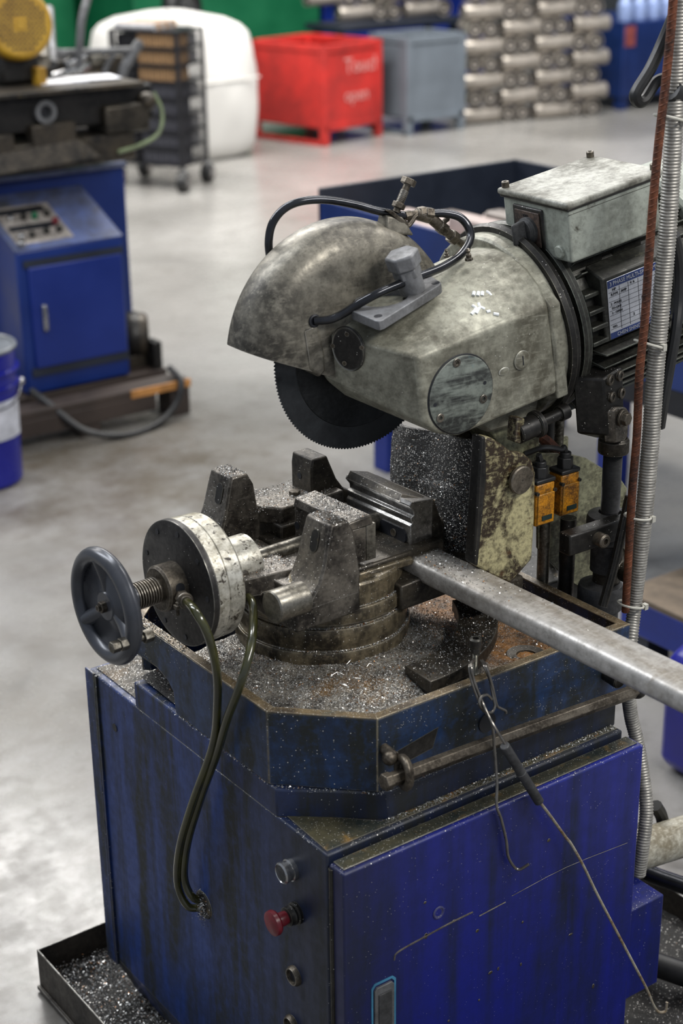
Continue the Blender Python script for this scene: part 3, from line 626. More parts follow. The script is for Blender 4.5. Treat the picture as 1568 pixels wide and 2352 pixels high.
# small fitting barbs + hoses
def hose(pts, nm, fit0):
    h = M().tube(pts, .0062, 12, 10).build(nm, HOSE, saw)
    f = M(); a = Vector(pts[0]); b = Vector(pts[1]); d = (b-a).normalized()
    f.cyl(a-d*.012, a+d*.012, .0085, n=16).hexn(a-d*.016, a-d*.006, .0105).torus(a+d*.004, d, .0095, .002, 20, 8).box(a+Vector((-.016, -.004, -.010)), a+Vector((-.006, .004, -.004)))
    f.cyl(a+Vector((-.012, 0, -.02)), a+Vector((-.012, 0, 0)), .0025, n=8)
    f.build('hose_clip', BOLTM, h, .0005)
    return h
def Q(x, y, d): return P(x, y, 'x', d)
hose([Q(424, 1378, -.047), Q(447, 1402, -.062), Q(478, 1460, -.055), Q(497, 1540, -.04), Q(499, 1620, -.03), Q(488, 1715, -.022), Q(440, 1850, -.03), Q(412, 1950, -.032), Q(408, 2030, -.026), Q(430, 2080, -.016), Q(462, 2086, .004)], 'air_hose', 0)
hose([Q(562, 1362, .058), Q(580, 1392, .045), Q(578, 1470, .01), Q(556, 1560, -.02), Q(522, 1650, -.022), Q(498, 1730, -.017), Q(462, 1830, -.02), Q(432, 1930, -.024), Q(423, 2010, -.02), Q(438, 2056, -.014), Q(466, 2072, .004)], 'air_hose', 0)
M().lathe([(.0, .002), (.022, .002), (.024, 0)], side(468, 2078), (-1, 0, 0), 24).build('hose_hole', BLK, saw)
hp = []
for k in range(500):
    a = rng.uniform(0, 6.3); q = abs(rng.normal(0, .012)); b = side(468, 2080); hp.append((-.003-rng.uniform(0, .004), b[1]+q*math.cos(a), b[2]+q*math.sin(a)*1.3-.004))
hc = M(); flakes(hc, hp, .0016); tag(hc.build('metal_chips', CHIPS, None, norm=False), 'clump of oily metal chips stuck where the hoses enter the cabinet side', 'metal chips', kind='stuff')
# ---- saw head (all in the head's tilted frame HF: x along the motor axis, y away from the viewer, z up)
BC = (.007, 0, .022)
nt = 170; lo = []; R_ = .1475
for k in range(nt):
    a = 2*math.pi*k/nt; lo.append((BC[0]+R_*math.cos(a), BC[2]+R_*math.sin(a))); a += 2*math.pi*.45/nt; lo.append((BC[0]+(R_-.0028)*math.cos(a), BC[2]+(R_-.0028)*math.sin(a)))
bl = M(HF).prism([(p[0], p[1]) for p in lo], 'y', -.0012, .0012).build('saw_blade', BLADE, saw)
M(HF).lathe([(.113, -.0012), (.112, -.0022), (.110, -.0018), (.0, -.0018)], BC, (0, 1, 0), 96).build('blade_recess', BLADEIN, bl)
M(HF).lathe([(.045, -.0015), (.045, -.010), (.0, -.010)], BC, (0, 1, 0), 48).build('blade_flange', BLK, bl)
# guard: a swept hollow-looking shell, cut along the slanting mouth
GC = Vector((-.013, 0, .036)); gr = .184
prof = [(0, -.040), (.120, -.040), (.140, -.0395), (.156, -.036), (.169, -.028), (.178, -.017), (.183, -.004), (.184, .008), (.184, .030), (.180, .038), (.172, .042), (0, .042)]
g = M(HF).lathe(prof, GC, (0, 1, 0), 90, math.radians(-215), math.radians(25), u=(1, 0, 0))
tip = Vector((-.190, 0, .093)); low = Vector((-.088, 0, .030)); dr = (low-tip).normalized()
g.cut(tip, Vector((dr.z, 0, -dr.x)) if Vector((dr.z, 0, -dr.x)).z < 0 else Vector((-dr.z, 0, dr.x)))
guard = g.build('blade_guard', GUARDG, saw, .002, 2, 35)
M(HF).hull([(-.106, -.0415, .044), (-.092, -.0425, .027), (-.080, -.0425, .034), (-.077, -.0425, .060), (-.080, -.041, .105), (-.106, -.0405, .105), (-.104, -.02, .038), (-.086, -.02, .024), (-.078, -.02, .034), (-.078, -.02, .105)]).build('guard_lip', GUARDG, guard, .004, 3)
M(HF).hull([(.070, -.018, .185), (.118, -.018, .168), (.118, .014, .168), (.070, .014, .185), (.078, -.012, .210), (.106, -.012, .199), (.106, .008, .199), (.078, .008, .210)]).build('guard_boss', GUARDG, guard, .004, 3)
# gearbox
SY = -.160
def S3(x, y): return tuple(HP(x, y, 'y', SY))
gb = M(HF).hull([(-.070, -.020, .086), (-.074, -.020, .014), S3(960, 822), S3(975, 975), S3(1010, 1000), S3(1052, 1003), (-.052, -.030, -.016), S3(1258, 700), S3(1283, 902), (.243, -.135, .080), (.243, -.112, .100), (.243, -.085, .113), (.243, -.050, .119), (.243, .0, .113), (.243, .04, .08), (.243, .05, .0), (.243, .05, -.085),
                 (.20, -.050, .124), (.15, -.050, .118), (.11, -.045, .104), (.16, .0, .112), (.03, .03, .08), (-.02, -.015, .092), (-.05, .02, .06), (.05, .03, -.06), (.18, -.09, .108), (.13, -.085, .100)])
gbx = gb.build('gearbox_housing', HEADG, saw, .006, 3, 14)
M(HF).lathe([(.142, .236), (.146, .240), (.146, .262), (.142, .265), (.0, .265)], (0, -.018, -.016), (1, 0, 0), 72).build('housing_flange', HEADG, gbx, .001)
M(HF).solid([(.236, SY-.001, -.094), (.258, SY-.001, -.094), (.258, -.02, -.094), (.236, -.02, -.094)], [(.236, SY, .052), (.258, SY, .052), (.258, -.09, .112), (.236, -.09, .112)]).build('flange_corner', HEADG, gbx, .003)
CAPM = worn('scraped_disc_cover', srgb(122, 128, 120), srgb(48, 50, 48), srgb(70, 110, 116), sc=9, lo=.44, hi=.56, rough=.35, metal=.25, streak=(1, 1, 7), srot=(0, .5, 0), tlo=.64, thi=.8, edge=.001)
CX, CZ = HP(1057, 905, 'y', SY)[0], HP(1057, 905, 'y', SY)[2]
cp = M(HF).lathe([(.0565, SY+.002), (.0565, SY-.0025), (.0545, SY-.0035), (0, SY-.0035)], (CX, 0, CZ), (0, 1, 0), 72).build('round_cover', CAPM, gbx)
M(HF).torus((CX, SY, CZ), (0, 1, 0), .0575, .0012, 72, 8).build('cover_seam', INK, cp)
for q, (x, y) in enumerate(((1048, 833), (1109, 916), (1010, 960))):
    p = Vector(HP(x, y, 'y', SY-.0035)); M(HF).lathe([(.0065, 0), (.0065, -.0015), (.0058, -.002), (.0035, -.002), (.0033, .001), (0, .001)], p, (0, 1, 0), 20).build('cover_screw', BOLTM, cp)
for x, y in ((1113, 879), (999, 930)):
    p = Vector(HP(x, y, 'y', SY-.0035)); M(HF).cyl(p, p+Vector((0, -.0006, 0)), .0028, n=14).build('cover_hole', INK, cp)
p = Vector(HP(1198, 827, 'y', SY-.001)); sp_ = M(HF).lathe([(.0145, .002), (.0145, -.001), (.012, -.0025), (0, -.003)], p, (0, 1, 0), 32).build('sight_plug', HEADG, gbx)
M(HF).box(p+Vector((-.0008, -.0034, -.007)), p+Vector((.0008, -.0028, .007))).build('plug_slot', INK, sp_)
p = Vector(HP(1157, 853, 'y', SY-.001)); M(HF).sphere(p, .010, 16, (1, .12, .6)).build('cast_mark', HEADG, gbx)
# oval plug on the slanting nose
na, nb = Vector((-.073, -.020, .05)), Vector((S3(960, 822)[0]+.006, SY, -.01)); nn = Vector((nb.y-na.y, -(nb.x-na.x), 0)).normalized(); nn = nn if nn.x < 0 else -nn
dd_ = HR @ ray(803, 798); cc_ = HR @ (CAM-HO); pc = Vector(cc_)+Vector(dd_)*((na-Vector(cc_)).dot(nn)/Vector(dd_).dot(nn))
op = M(HF).lathe([(.030, -.006), (.0345, .001), (.0325, .0045), (.031, .0035), (0, .0035)], pc+nn*.003, nn, 48)
hv = nn.cross(Vector((0, 0, 1))).normalized(); op.v = [tuple(Vector(v)-hv*(Vector(v)-pc).dot(hv)*.26) for v in op.v]
op = op.build('nose_plug', DISC, gbx)
for a in (1.2, 3.3, 4.6, 6.1):
    A_, B_, N_ = basis(nn); q = pc+nn*.0065+(A_*math.cos(a)+B_*math.sin(a))*.023; M(HF).cyl(q, q+nn*.0012, .0034, n=12).build('plug_screw', BOLTM, op)
# chalk marks
def mark(strokes, par, y0=None):
    for s_ in strokes:
        mm = M(HF)
        pts_ = [Vector(a) for a in s_]
        mm.tube(pts_, .0026, 8, 4); mm.build('paint_mark', CHALK, par)
def slantpt(x, y):      # point on the sloping top panel
    c0 = np.array(S3(960, 822)); u1 = np.array(S3(1258, 700))-c0; u2 = np.array([.16, .088, .068]); n_ = np.cross(u1, u2); n_ /= np.linalg.norm(n_)
    d = HR @ ray(x, y); c = HR @ (CAM-HO); t = ((c0-c)@n_)/(d@n_); return Vector(c+t*d)+Vector(n_ if n_[2] > 0 else -n_)*.0012
mark([[slantpt(x, y) for x, y in s_] for s_ in (((1088, 672), (1086, 680)), ((1098, 672), (1096, 681)), ((1107, 672), (1106, 681)), ((1115, 671), (1121, 674), (1127, 681)), ((1083, 703), (1092, 710), (1081, 724)), ((1092, 722), (1101, 708), (1112, 712)), ((1116, 718), (1124, 716)), ((1132, 722), (1144, 724)), ((1098, 698), (1100, 706)))], gbx)
# grease nipples
for x, y, s_ in ((1077, 590, 1.), (1026, 583, .7)):
    p = Vector(HP(x, y+8, 'z', .126)); M(HF).hexn(p, p+Vector((0, 0, .004*s_)), .006*s_).lathe([(.004*s_, .004), (.004*s_, .009*s_), (.0022*s_, .011*s_), (.0038*s_, .015*s_), (.002*s_, .018*s_), (0, .018*s_)], p, (0, 0, 1), 16).build('grease_nipple', BOLTM, gbx)
# ---- motor
MX = Vector((0, -.018, -.016))
def mot(pr, nm, mt, par, n=72, **k): return M(HF).lathe([(r, x) for x, r in pr], MX, (1, 0, 0), n).build(nm, mt, par, **k)
motor = mot([(.262, .10), (.266, .128), (.285, .132), (.300, .134), (.57, .134)], 'motor_body', FINM, saw)
mot([(.262, .150), (.262, .154), (.270, .157), (.279, .154), (.279, .134)], 'motor_front_flange', BLK, motor)
mot([(.290, .128), (.290, .150), (.296, .153), (.304, .152), (.312, .136)], 'motor_end_ring', FINM, motor)
FA = [a for a in range(0, 360, 8)]
for a in FA:
    if 262 <= a+90 <= 0: continue
    r0, r1 = .130, .164; t = math.radians(a); d = Vector((0, math.cos(t), math.sin(t))); w = Vector((0, -math.sin(t), math.cos(t)))*.0022
    x0 = .310
    if 200 <= a <= 330 or a <= 90 or 100 <= a <= 200:
        if 30 < a < 150: r1 = .147
        if 150 <= a <= 190: continue        # nameplate pad
        lo = [MX+d*r0-w*1.6+Vector((x0, 0, 0)), MX+d*r0-w*1.6+Vector((.56, 0, 0)), MX+d*r0+w*1.6+Vector((.56, 0, 0)), MX+d*r0+w*1.6+Vector((x0, 0, 0))]
        hi = [MX+d*r1-w*.6+Vector((x0+.012, 0, 0)), MX+d*r1-w*.6+Vector((.56, 0, 0)), MX+d*r1+w*.6+Vector((.56, 0, 0)), MX+d*r1+w*.6+Vector((x0+.012, 0, 0))]
        M(HF).solid(lo, hi).build('cooling_fin', FINM, motor, .0008)
for k in range(4):                         # short ribs between ring and nameplate
    z = .042-.024*k; y = -.018-math.sqrt(max(.146**2-(z+.016)**2, 0))
    M(HF).box((.306, y-.006, z-.0035), (.338, y+.02, z+.0035)).build('short_rib', FINM, motor, .0015)
M(HF).hull([(.334, -.165, .064), (.48, -.165, .064), (.334, -.165, -.037), (.48, -.165, -.037), (.334, -.13, .078), (.48, -.13, .078), (.334, -.13, -.037), (.48, -.13, -.037)]).build('nameplate_pad', FINM, motor, .003)
npl = M(HF).solid([(.343, -.1662, -.034), (.468, -.1662, -.034), (.468, -.1662, .058), (.343, -.1662, .058)], [(.343, -.1652, -.034), (.468, -.1652, -.034), (.468, -.1652, .058), (.343, -.1652, .058)]).build('nameplate', PLATEM, motor, .0005)
M(HF).box((.3435, -.1667, .046), (.4675, -.1660, .0575)).build('plate_header', NAVY, npl); M(HF).box((.3435, -.1667, -.0335), (.4675, -.1660, -.024)).build('plate_footer', NAVY, npl)
gl_ = M(HF)
for k in range(9): gl_.box((.345, -.1666, -.019+k*.0072), (.4665, -.1661, -.0186+k*.0072))
for xx in (.366, .384, .404, .424, .444): gl_.box((xx, -.1666, -.022), (xx+.0005, -.1661, .045))
gl_.build('plate_grid', INK, npl)
ux_, uy_ = HR[0], HR[2]
for s_, x, z, sz, mt in (('3 PHASE MULTI-SPEED MOTOR', .347, .0490, .0086, PLATEM), ('CHEN SHING ELECTRIC', .356, -.0315, .0080, PLATEM), ('HP', .352, .0405, .0058, INK), ('R.P.M.', .349, .0333, .0058, INK), ('AMP', .369, .0333, .0058, INK),
                         ('2 - POLES', .3475, .0190, .0052, INK), ('TO LINE', .349, .0118, .0052, INK), ('1 - OPEN', .349, .0046, .0052, INK), ('4  6', .388, .0405, .0056, INK), ('A  B', .409, .0118, .0056, INK), ('2', .391, -.0098, .0056, INK), ('NO.', .349, -.0170, .0052, INK)):
    text(s_, 'plate_lettering', mt, npl, HG((x, -.1669, z)), ux_, uy_, sz)
# foot lug on motor front
M(HF).hull([(.300, -.150, -.055), (.322, -.150, -.055), (.322, -.150, -.088), (.300, -.140, -.1), (.300, -.120, -.055), (.322, -.12, -.055), (.322, -.12, -.1)]).build('motor_lug', FINM, motor, .004)
mot([(.556, .150), (.560, .156), (.640, .156), (.655, .148), (.660, .12), (.662, 0)], 'fan_cover', BOXG, motor)
# ---- terminal box
tbx = M(HF).box((.292, -.152, .098), (.470, -.008, .180)).build('terminal_box', BOXG, motor, .004, 3)
saw_lid = M(HF).box((.286, -.158, .180), (.476, -.002, .190)).build('box_lid', LIDG, tbx, .004, 3)
M(HF).box((.289, -.155, .1765), (.473, -.005, .1803)).build('lid_gasket', BLK, tbx, .001)
for x, y in ((.296, -.012), (.466, -.012), (.466, -.148)):
    M(HF).lathe([(.0058, 0), (.0058, .008), (.005, .009), (.003, .009), (.003, .006), (0, .006)], (x, y, .190), (0, 0, 1), 18).build('lid_screw', BOLTM, tbx)
M(HF).box((.2885, -.098, .106), (.294, -.032, .170)).build('switch_frame', BLK, tbx, .003)
swp = M(HF).box((.2868, -.092, .112), (.290, -.038, .164)).build('switch_plate', worn('burnt_switch_label', srgb(96, 78, 66), srgb(34, 28, 26), sc=30, rough=.5), tbx, .001)
text('OFF', 'switch_lettering', INK, tbx, HG((.2866, -.058, .155)), -HR[1], HR[2], .006)
kn = M(HF).lathe([(.020, 0), (.020, -.005), (.0165, -.007), (.0155, -.010), (0, -.010)], (.2868, -.068, .136), (1, 0, 0), 36).build('rotary_knob', DGREY, tbx)
M(HF).hull([(.278, -.060, .152), (.278, -.076, .120), (.278, -.072, .154), (.278, -.062, .118), (.256, -.064, .150), (.256, -.072, .122), (.256, -.0685, .152), (.256, -.066, .120)]).build('knob_grip', DGREY, kn, .003, 3)
p = (.2925, -.128, .112); M(HF).lathe([(.010, 0), (.010, -.003), (.008, -.0045), (0, -.0045)], p, (1, 0, 0), 28).build('blanking_screw', BOXG, tbx)
M(HF).box((.40, -.12, .06), (.46, -.03, .10)).box((.31, -.12, .07), (.38, -.03, .10)).build('box_foot', FINM, tbx, .003)
M(HF).box((.292, -.1525, .170), (.470, -.1518, .1706)).build('box_seam', BLK, tbx)
# ---- coolant fittings on top of the guard
def G(x, y, yy): return Vector(HP(x, y, 'y', yy))
wb_ = M(HF); a, b = G(909, 487, -.005), G(935, 424, -.005); d = (b-a).normalized()
wb_.cyl(a, b, .0052, n=14)
for k in range(9): q = a+d*(.012+k*.0024); wb_.cyl(q, q+d*.0014, .0062, n=14)
tb = wb_.build('thumb_bolt', BOLTM, saw)
M(HF).hexn(b, b+d*.009, .0115).build('hex_head', BOLTM, tb, .001)
M(HF).hexn(a+d*.006, a+d*.014, .010).build('hex_nut', BOLTM, tb, .001)
M(HF).solid([G(884, 482, -.014), G(902, 484, -.014), G(938, 516, -.014), G(930, 520, -.014)], [G(884, 482, .012)+Vector((0, 0, .0)), G(902, 484, .012), G(938, 516, .012), G(930, 520, .012)]).build('mount_bracket', BOLTM, saw, .001)
M(HF).tube([G(924, 506, -.006), G(934, 518, -.006), G(944, 508, -.006), G(952, 496, -.006), G(966, 492, -.006)], .0048, 8, 6).build('bent_clip', BOLTM, saw)
fit_ = M(HF)
def seg(a, b, r, kind='c'):
    (fit_.hexn if kind == 'h' else fit_.cyl)(a, b, r)
seg(G(928, 496, -.004), G(942, 493, -.004), .0075, 'h'); seg(G(940, 494, -.004), G(966, 488, -.004), .0055); seg(G(962, 490, -.004), G(975, 487, -.004), .0095, 'h')
seg(G(955, 491, -.004), G(985, 500, -.006), .0085); seg(G(975, 490, -.006), G(992, 492, -.008), .010, 'h'); seg(G(985, 497, -.006), G(1012, 521, -.01), .0082); seg(G(1008, 518, -.01), G(1022, 530, -.01), .0095, 'h')
seg(G(1022, 530, -.01), G(1040, 545, -.01), .007); seg(G(1034, 540, -.01), G(1046, 550, -.01), .0105, 'h'); seg(G(1046, 550, -.01), G(1062, 562, -.01), .0055)
seg(G(1010, 519, -.004), G(1024, 505, -.004), .004)
fit_.build('valve_fitting', BOLTM, saw, .0006)
M(HF).sphere(G(1026, 503, -.004), .0045, 12).build('valve_lever', BOLTM, saw)
M(HF).tube([G(630, 622, .044), G(620, 590, .046), G(617, 552, .046), G(626, 512, .044), G(652, 480, .04), G(690, 463, .03), G(745, 459, .022), G(810, 469, .01), G(870, 485, .0), G(932, 496, -.004)], .0058, 12, 10).build('coolant_pipe', PIPEM, saw)
M(HF).tube([G(984, 491, -.008), G(1020, 490, -.012), G(1055, 499, -.02), G(1076, 523, -.03), G(1079, 552, -.042), G(1058, 585, -.056), G(1015, 614, -.072), G(950, 640, -.088), G(880, 668, -.092), G(830, 694, -.082), G(785, 722, -.062), G(755, 734, -.052), G(722, 737, -.040)], .0062, 12, 10).build('coolant_pipe', PIPEM, saw)
M(HF).torus(G(722, 737, -.0405), (0, 1, 0), .0075, .0022, 20, 8).build('pipe_grommet', INK, guard)
# ---- loose square flange plate and stud standing on the gearbox
PZ = .119
c4 = [Vector(HP(x, y, 'z', PZ)) for x, y in ((803, 712), (870, 740), (1016, 650), (950, 610), (830, 654))]
cen = Vector(HG(sum(c4, Vector())/5-Vector((0, 0, .013))))
fo = thing('flange_plate', 'dark grey cast flange plate with four holes lying loose on the saw head', 'flange plate', tuple(cen))
def ringed(poly, z0, z1, hole, hr, n=64):     # plate with one big round hole, outline resampled by angle
    out = []; pc_ = Vector(hole)
    for k in range(n):
        a = 2*math.pi*k/n; d = Vector((math.cos(a), math.sin(a))); best = None
        for i in range(len(poly)):
            p_, q_ = Vector(poly[i][:2]), Vector(poly[(i+1) % len(poly)][:2]); e = q_-p_; den = d.x*e.y-d.y*e.x
            if abs(den) < 1e-9: continue
            w = p_-Vector(pc_[:2]); t = (w.x*e.y-w.y*e.x)/den; s2 = (w.x*d.y-w.y*d.x)/den
            if t > 0 and -1e-6 <= s2 <= 1+1e-6: best = t if best is None else min(best, t)
        out.append((pc_.x+d.x*best, pc_.y+d.y*best))
    m_ = M(HF); vs = []
    for z in (z0, z1):
        vs += [(x, y, z) for x, y in out]+[(pc_.x+hr*math.cos(2*math.pi*k/n), pc_.y+hr*math.sin(2*math.pi*k/n), z) for k in range(n)]
    fs = []
    for k in range(n):
        j = (k+1) % n; fs += [(k, j, n+j, n+k), (2*n+k, 3*n+k, 3*n+j, 2*n+j), (k, 2*n+k, 2*n+j, j), (n+k, n+j, 3*n+j, 3*n+k)]
    return m_.add(vs, fs)
def rounded(poly, r):
    out = []; n = len(poly)
    for i in range(n):
        a, b, c_ = Vector(poly[i-1][:2]), Vector(poly[i][:2]), Vector(poly[(i+1) % n][:2]); u = (a-b).normalized(); w = (c_-b).normalized()
        for k in range(5):
            t = k/4; p0 = b+u*r; p2 = b+w*r; out.append(tuple((1-t)**2*p0+2*t*(1-t)*b+t*t*p2))
    return out
hcen = Vector(HP(882, 684, 'z', PZ))
ringed(rounded([tuple(v) for v in c4], .008), PZ-.014, PZ, hcen, .033, 96).build('plate', GREYB, fo, .0012)
M(HF).cyl((hcen.x, hcen.y, PZ-.0135), (hcen.x, hcen.y, PZ-.009), .0335, n=48).build('bore_disc', HEADG, fo)
for x, y in ((834, 661), (1000, 650), (868, 726), (950, 622)):
    p = HP(x, y, 'z', PZ); M(HF).cyl((p[0], p[1], PZ-.001), (p[0], p[1], PZ+.0005), .0058, n=20).build('bolt_hole', INK, fo)
sb_ = Vector(HP(948, 668, 'z', PZ)); st = thing('hex_stud', 'thick grey hex-headed bolt standing upright on the flange plate', 'bolt', HG(sb_))
lean = Vector((-.19, .02, 1)).normalized()
M(HF).cyl(sb_, sb_+lean*.034, .0185, n=28).build('shank', GREYB, st)
M(HF).hexn(sb_+lean*.024, sb_+lean*.038, .0205).build('collar_nut', GREYB, st, .0015)
M(HF).hexn(sb_+lean*.038, sb_+lean*.060, .0250).build('hex_head', GREYB, st, .003)
# ---- pivot bracket, chip flap and lift gear behind the vise
def YP(x, y, v): return Vector(P(x, y, 'y', v))
ol = [(1112, 1002), (1134, 1008), (1160, 1026), (1178, 1040), (1204, 1042), (1222, 1058), (1230, 1085), (1228, 1195), (1222, 1285), (1172, 1342), (1120, 1318), (1088, 1296), (1096, 1240)]
pb_ = M().solid([YP(x, y, .135) for x, y in ol], [YP(x, y, .135)+Vector((0, .018, 0)) for x, y in ol]).build('pivot_bracket', YEL, saw, .004, 2)
M().solid([YP(1116, 1004, .133), YP(1118, 1100, .133), YP(1098, 1302, .133), YP(1088, 1296, .133), YP(1100, 1100, .133), YP(1106, 1004, .133)], [v+Vector((0, .022, 0)) for v in (YP(1116, 1004, .133), YP(1118, 1100, .133), YP(1098, 1302, .133), YP(1088, 1296, .133), YP(1100, 1100, .133), YP(1106, 1004, .133))]).build('bracket_flange', BLK, pb_, .003)
pv = YP(1190, 1100, .133); M().lathe([(.0185, .0), (.0215, -.003), (.0215, -.008), (.020, -.0095), (.002, -.0095), (.0015, -.008), (0, -.008)], pv, (0, 1, 0), 48).build('pivot_pin', BOLTM, pb_)
M().box((.47, .30, .84), (.60, .325, 1.12)).build('rear_bracket', CASTD, saw, .004)
M().solid([(.40, .16, .85), (.49, .16, .85), (.49, .34, .85), (.40, .34, .85)], [(.40, .16, .885), (.49, .16, .885), (.49, .34, .885), (.40, .34, .885)]).build('pivot_base', CASTD, saw, .004)
M(HF).hull([(.10, -.10, -.08), (.25, -.12, -.085), (.10, .02, -.08), (.25, .02, -.085), (.15, -.10, -.135), (.23, -.11, -.14), (.15, .02, -.135), (.23, .02, -.14)]).build('head_foot', HEADG, gbx, .006)
M(HF).hull([(.15, -.09, -.12), (.26, -.09, -.12), (.15, -.02, -.12), (.26, -.02, -.12), (.20, -.09, -.22), (.25, -.09, -.22), (.20, -.02, -.22), (.25, -.02, -.22)]).build('pivot_arm', PANEL, saw, .004)
# rubber flap crusted with chips: lofted from its left and right edges
fL = [(904, 968), (900, 1040), (903, 1120), (925, 1200), (975, 1262), (1034, 1288)]; fR = [(1100, 1010), (1101, 1070), (1099, 1140), (1092, 1210), (1075, 1262), (1052, 1287)]
fp = M(); nu, nv = 24, 34; idx = {}
Ls = spline([P(x, y, 'x', .470-.0001*(y-960)) for x, y in fL], 6); Rs = spline([P(x, y, 'x', .445-.00006*(y-960)) for x, y in fR], 6)
for s2 in range(2):
    for i in range(nv):
        t = i/(nv-1); a = Ls[min(int(t*(len(Ls)-1)), len(Ls)-1)]; b = Rs[min(int(t*(len(Rs)-1)), len(Rs)-1)]
        for j in range(nu):
            u = j/(nu-1); p = a.lerp(b, u); bow = .012*math.sin(math.pi*u)+.006*math.sin(9*u+3*t)+random.uniform(-.0006, .0006)
            idx[s2, i, j] = len(fp.v); fp.v.append((p.x-bow+s2*.006, p.y-bow*.3, p.z))
for i in range(nv-1):
    for j in range(nu-1):
        fp.f.append((idx[0, i, j], idx[0, i+1, j], idx[0, i+1, j+1], idx[0, i, j+1])); fp.f.append((idx[1, i, j], idx[1, i, j+1], idx[1, i+1, j+1], idx[1, i+1, j]))
for i in range(nv-1):
    for j in (0, nu-1): fp.f.append((idx[0, i, j], idx[1, i, j], idx[1, i+1, j], idx[0, i+1, j]))
for j in range(nu-1):
    for i in (0, nv-1): fp.f.append((idx[0, i, j], idx[0, i, j+1], idx[1, i, j+1], idx[1, i, j]))
flap = fp.build('chip_flap', FLAPM, saw, ang=80)
cr = []
for _ in range(11000):
    i = int(rng.beta(1.6, 1.1)*(nv-1)); j = int(rng.random()*(nu-1)); v = fp.v[idx[0, i, j]]; w = fp.v[idx[0, min(i+1, nv-1), j]]; z = fp.v[idx[0, i, j+1]]
    a, b = rng.random(), rng.random(); cr.append((v[0]+a*(w[0]-v[0])+b*(z[0]-v[0])-.001, v[1]+a*(w[1]-v[1])+b*(z[1]-v[1])-.001, v[2]+a*(w[2]-v[2])+b*(z[2]-v[2])))
fk2 = M(); flakes(fk2, cr, .0011)
fc_ = fk2.build('stuck_chips', CHIPS, flap, norm=False); fc_['kind'] = 'stuff'
# adjusting bolt under the head
a, b = YP(1208, 985, .17), YP(1285, 950, .17); d = (b-a).normalized()
ab = M().cyl(a-d*.02, a+d*.018, .017, n=24, bev=.002).cyl(a+d*.016, a+d*.026, .021, n=24, bev=.002).cyl(a, b, .0085, n=16).cyl(b-d*.002, b+d*.014, .0125, n=20, bev=.001).build('adjusting_bolt', BLK, saw)
M().solid([YP(1188, 960, .16), YP(1206, 962, .16), YP(1196, 1020, .16), YP(1182, 1016, .16)], [YP(x, y, .16)+Vector((0, .02, 0)) for x, y in ((1188, 960), (1206, 962), (1196, 1020), (1182, 1016))]).build('oily_rib', YEL, saw, .002)
# switch panel with two limit switches
XP = lambda x, y, v: Vector(P(x, y, 'x', v))
pn = [(1236, 1042), (1296, 1040), (1345, 1052), (1425, 1100), (1440, 1122), (1428, 1200), (1424, 1400), (1300, 1330), (1236, 1260)]
M().solid([YP(x, y, .235) for x, y in pn], [YP(x, y, .235)+Vector((0, .006, 0)) for x, y in pn]).build('switch_panel', PANEL, saw, .001)
def limit_switch(cx, cy, yv, s=1.):
    c_ = YP(cx, cy, yv); w, h, dp = .0185*s, .034*s, .030
    b_ = M().box((c_.x-w, yv, c_.z-h), (c_.x+w, yv+dp, c_.z+h)).build('limit_switch', AMBER, saw, .003, 2)
    M().box((c_.x-w+.002, yv-.003, c_.z-h+.003), (c_.x+w-.002, yv, c_.z+h*.55)).build('switch_cover', AMBER, b_, .002)
    M().box((c_.x-w*.5, yv-.004, c_.z-h*.72), (c_.x+w*.6, yv-.0028, c_.z-h*.5)).build('switch_label', plain('dark_green_label', srgb(30, 44, 40), .4), b_)
    M().box((c_.x-w*1.05, yv-.001, c_.z+h), (c_.x+w*1.05, yv+dp, c_.z+h+.007)).build('switch_top', RUBBER, b_, .002)
    M().hexn((c_.x, yv+.014, c_.z+h+.006), (c_.x, yv+.014, c_.z+h+.024), .013).cyl((c_.x, yv+.014, c_.z+h+.020), (c_.x, yv+.014, c_.z+h+.032), .009, n=16).build('cable_gland', RUBBER, b_, .0015)
    for sx in (-1, 1): M().cyl((c_.x+sx*w*.95, yv-.003, c_.z+h*.6), (c_.x+sx*w*.95, yv+.004, c_.z+h*.6), .003, n=10).build('cover_screw', BLK, b_)
    return Vector((c_.x, yv+.014, c_.z+h+.032))
g1 = limit_switch(1252, 1158, .160); g2 = limit_switch(1309, 1135, .175)
M().tube([g2, g2+Vector((-.004, 0, .008)), YP(1288, 1032, .19), YP(1250, 1028, .20), YP(1206, 1042, .22)], .0045, 8, 8).build('switch_cable', RUBBER, saw)
M().tube([g1, g1+Vector((-.004, 0, .01)), YP(1235, 1064, .18), YP(1200, 1070, .21)], .0045, 8, 8).build('switch_cable', RUBBER, saw)
# lift screw: clevis block, threaded rod, collars, cylinder
rx, ry = .660, .152
def ZP(x, y): return P(x, y, 'y', ry)[2]
blk = M().solid([YP(x, y, ry-.022) for x, y in ((1386, 872), (1430, 842), (1436, 1010), (1394, 1000))], [YP(x, y, ry-.022)+Vector((-.03, .035, 0)) for x, y in ((1386, 872), (1430, 842), (1436, 1010), (1394, 1000))]).build('clevis_block', BLK, saw, .003)
for x, y in ((1401, 873), (1423, 863), (1405, 912), (1427, 903)):
    p = YP(x, y, ry-.022); M().lathe([(.0085, .002), (.0085, -.002), (.0075, -.003), (.0045, -.003), (.004, 0), (0, 0)], p, (-.35, 1, 0), 22).build('block_screw', BOLTM, blk)
cl = M().solid([YP(x, y, ry-.028) for x, y in ((1408, 945), (1420, 934), (1438, 934), (1445, 945), (1443, 1000), (1436, 1014), (1412, 1018))], [YP(x, y, ry-.028)+Vector((-.012, .012, 0)) for x, y in ((1408, 945), (1420, 934), (1438, 934), (1445, 945), (1443, 1000), (1436, 1014), (1412, 1018))]).build('clevis_link', CAST, saw, .003)
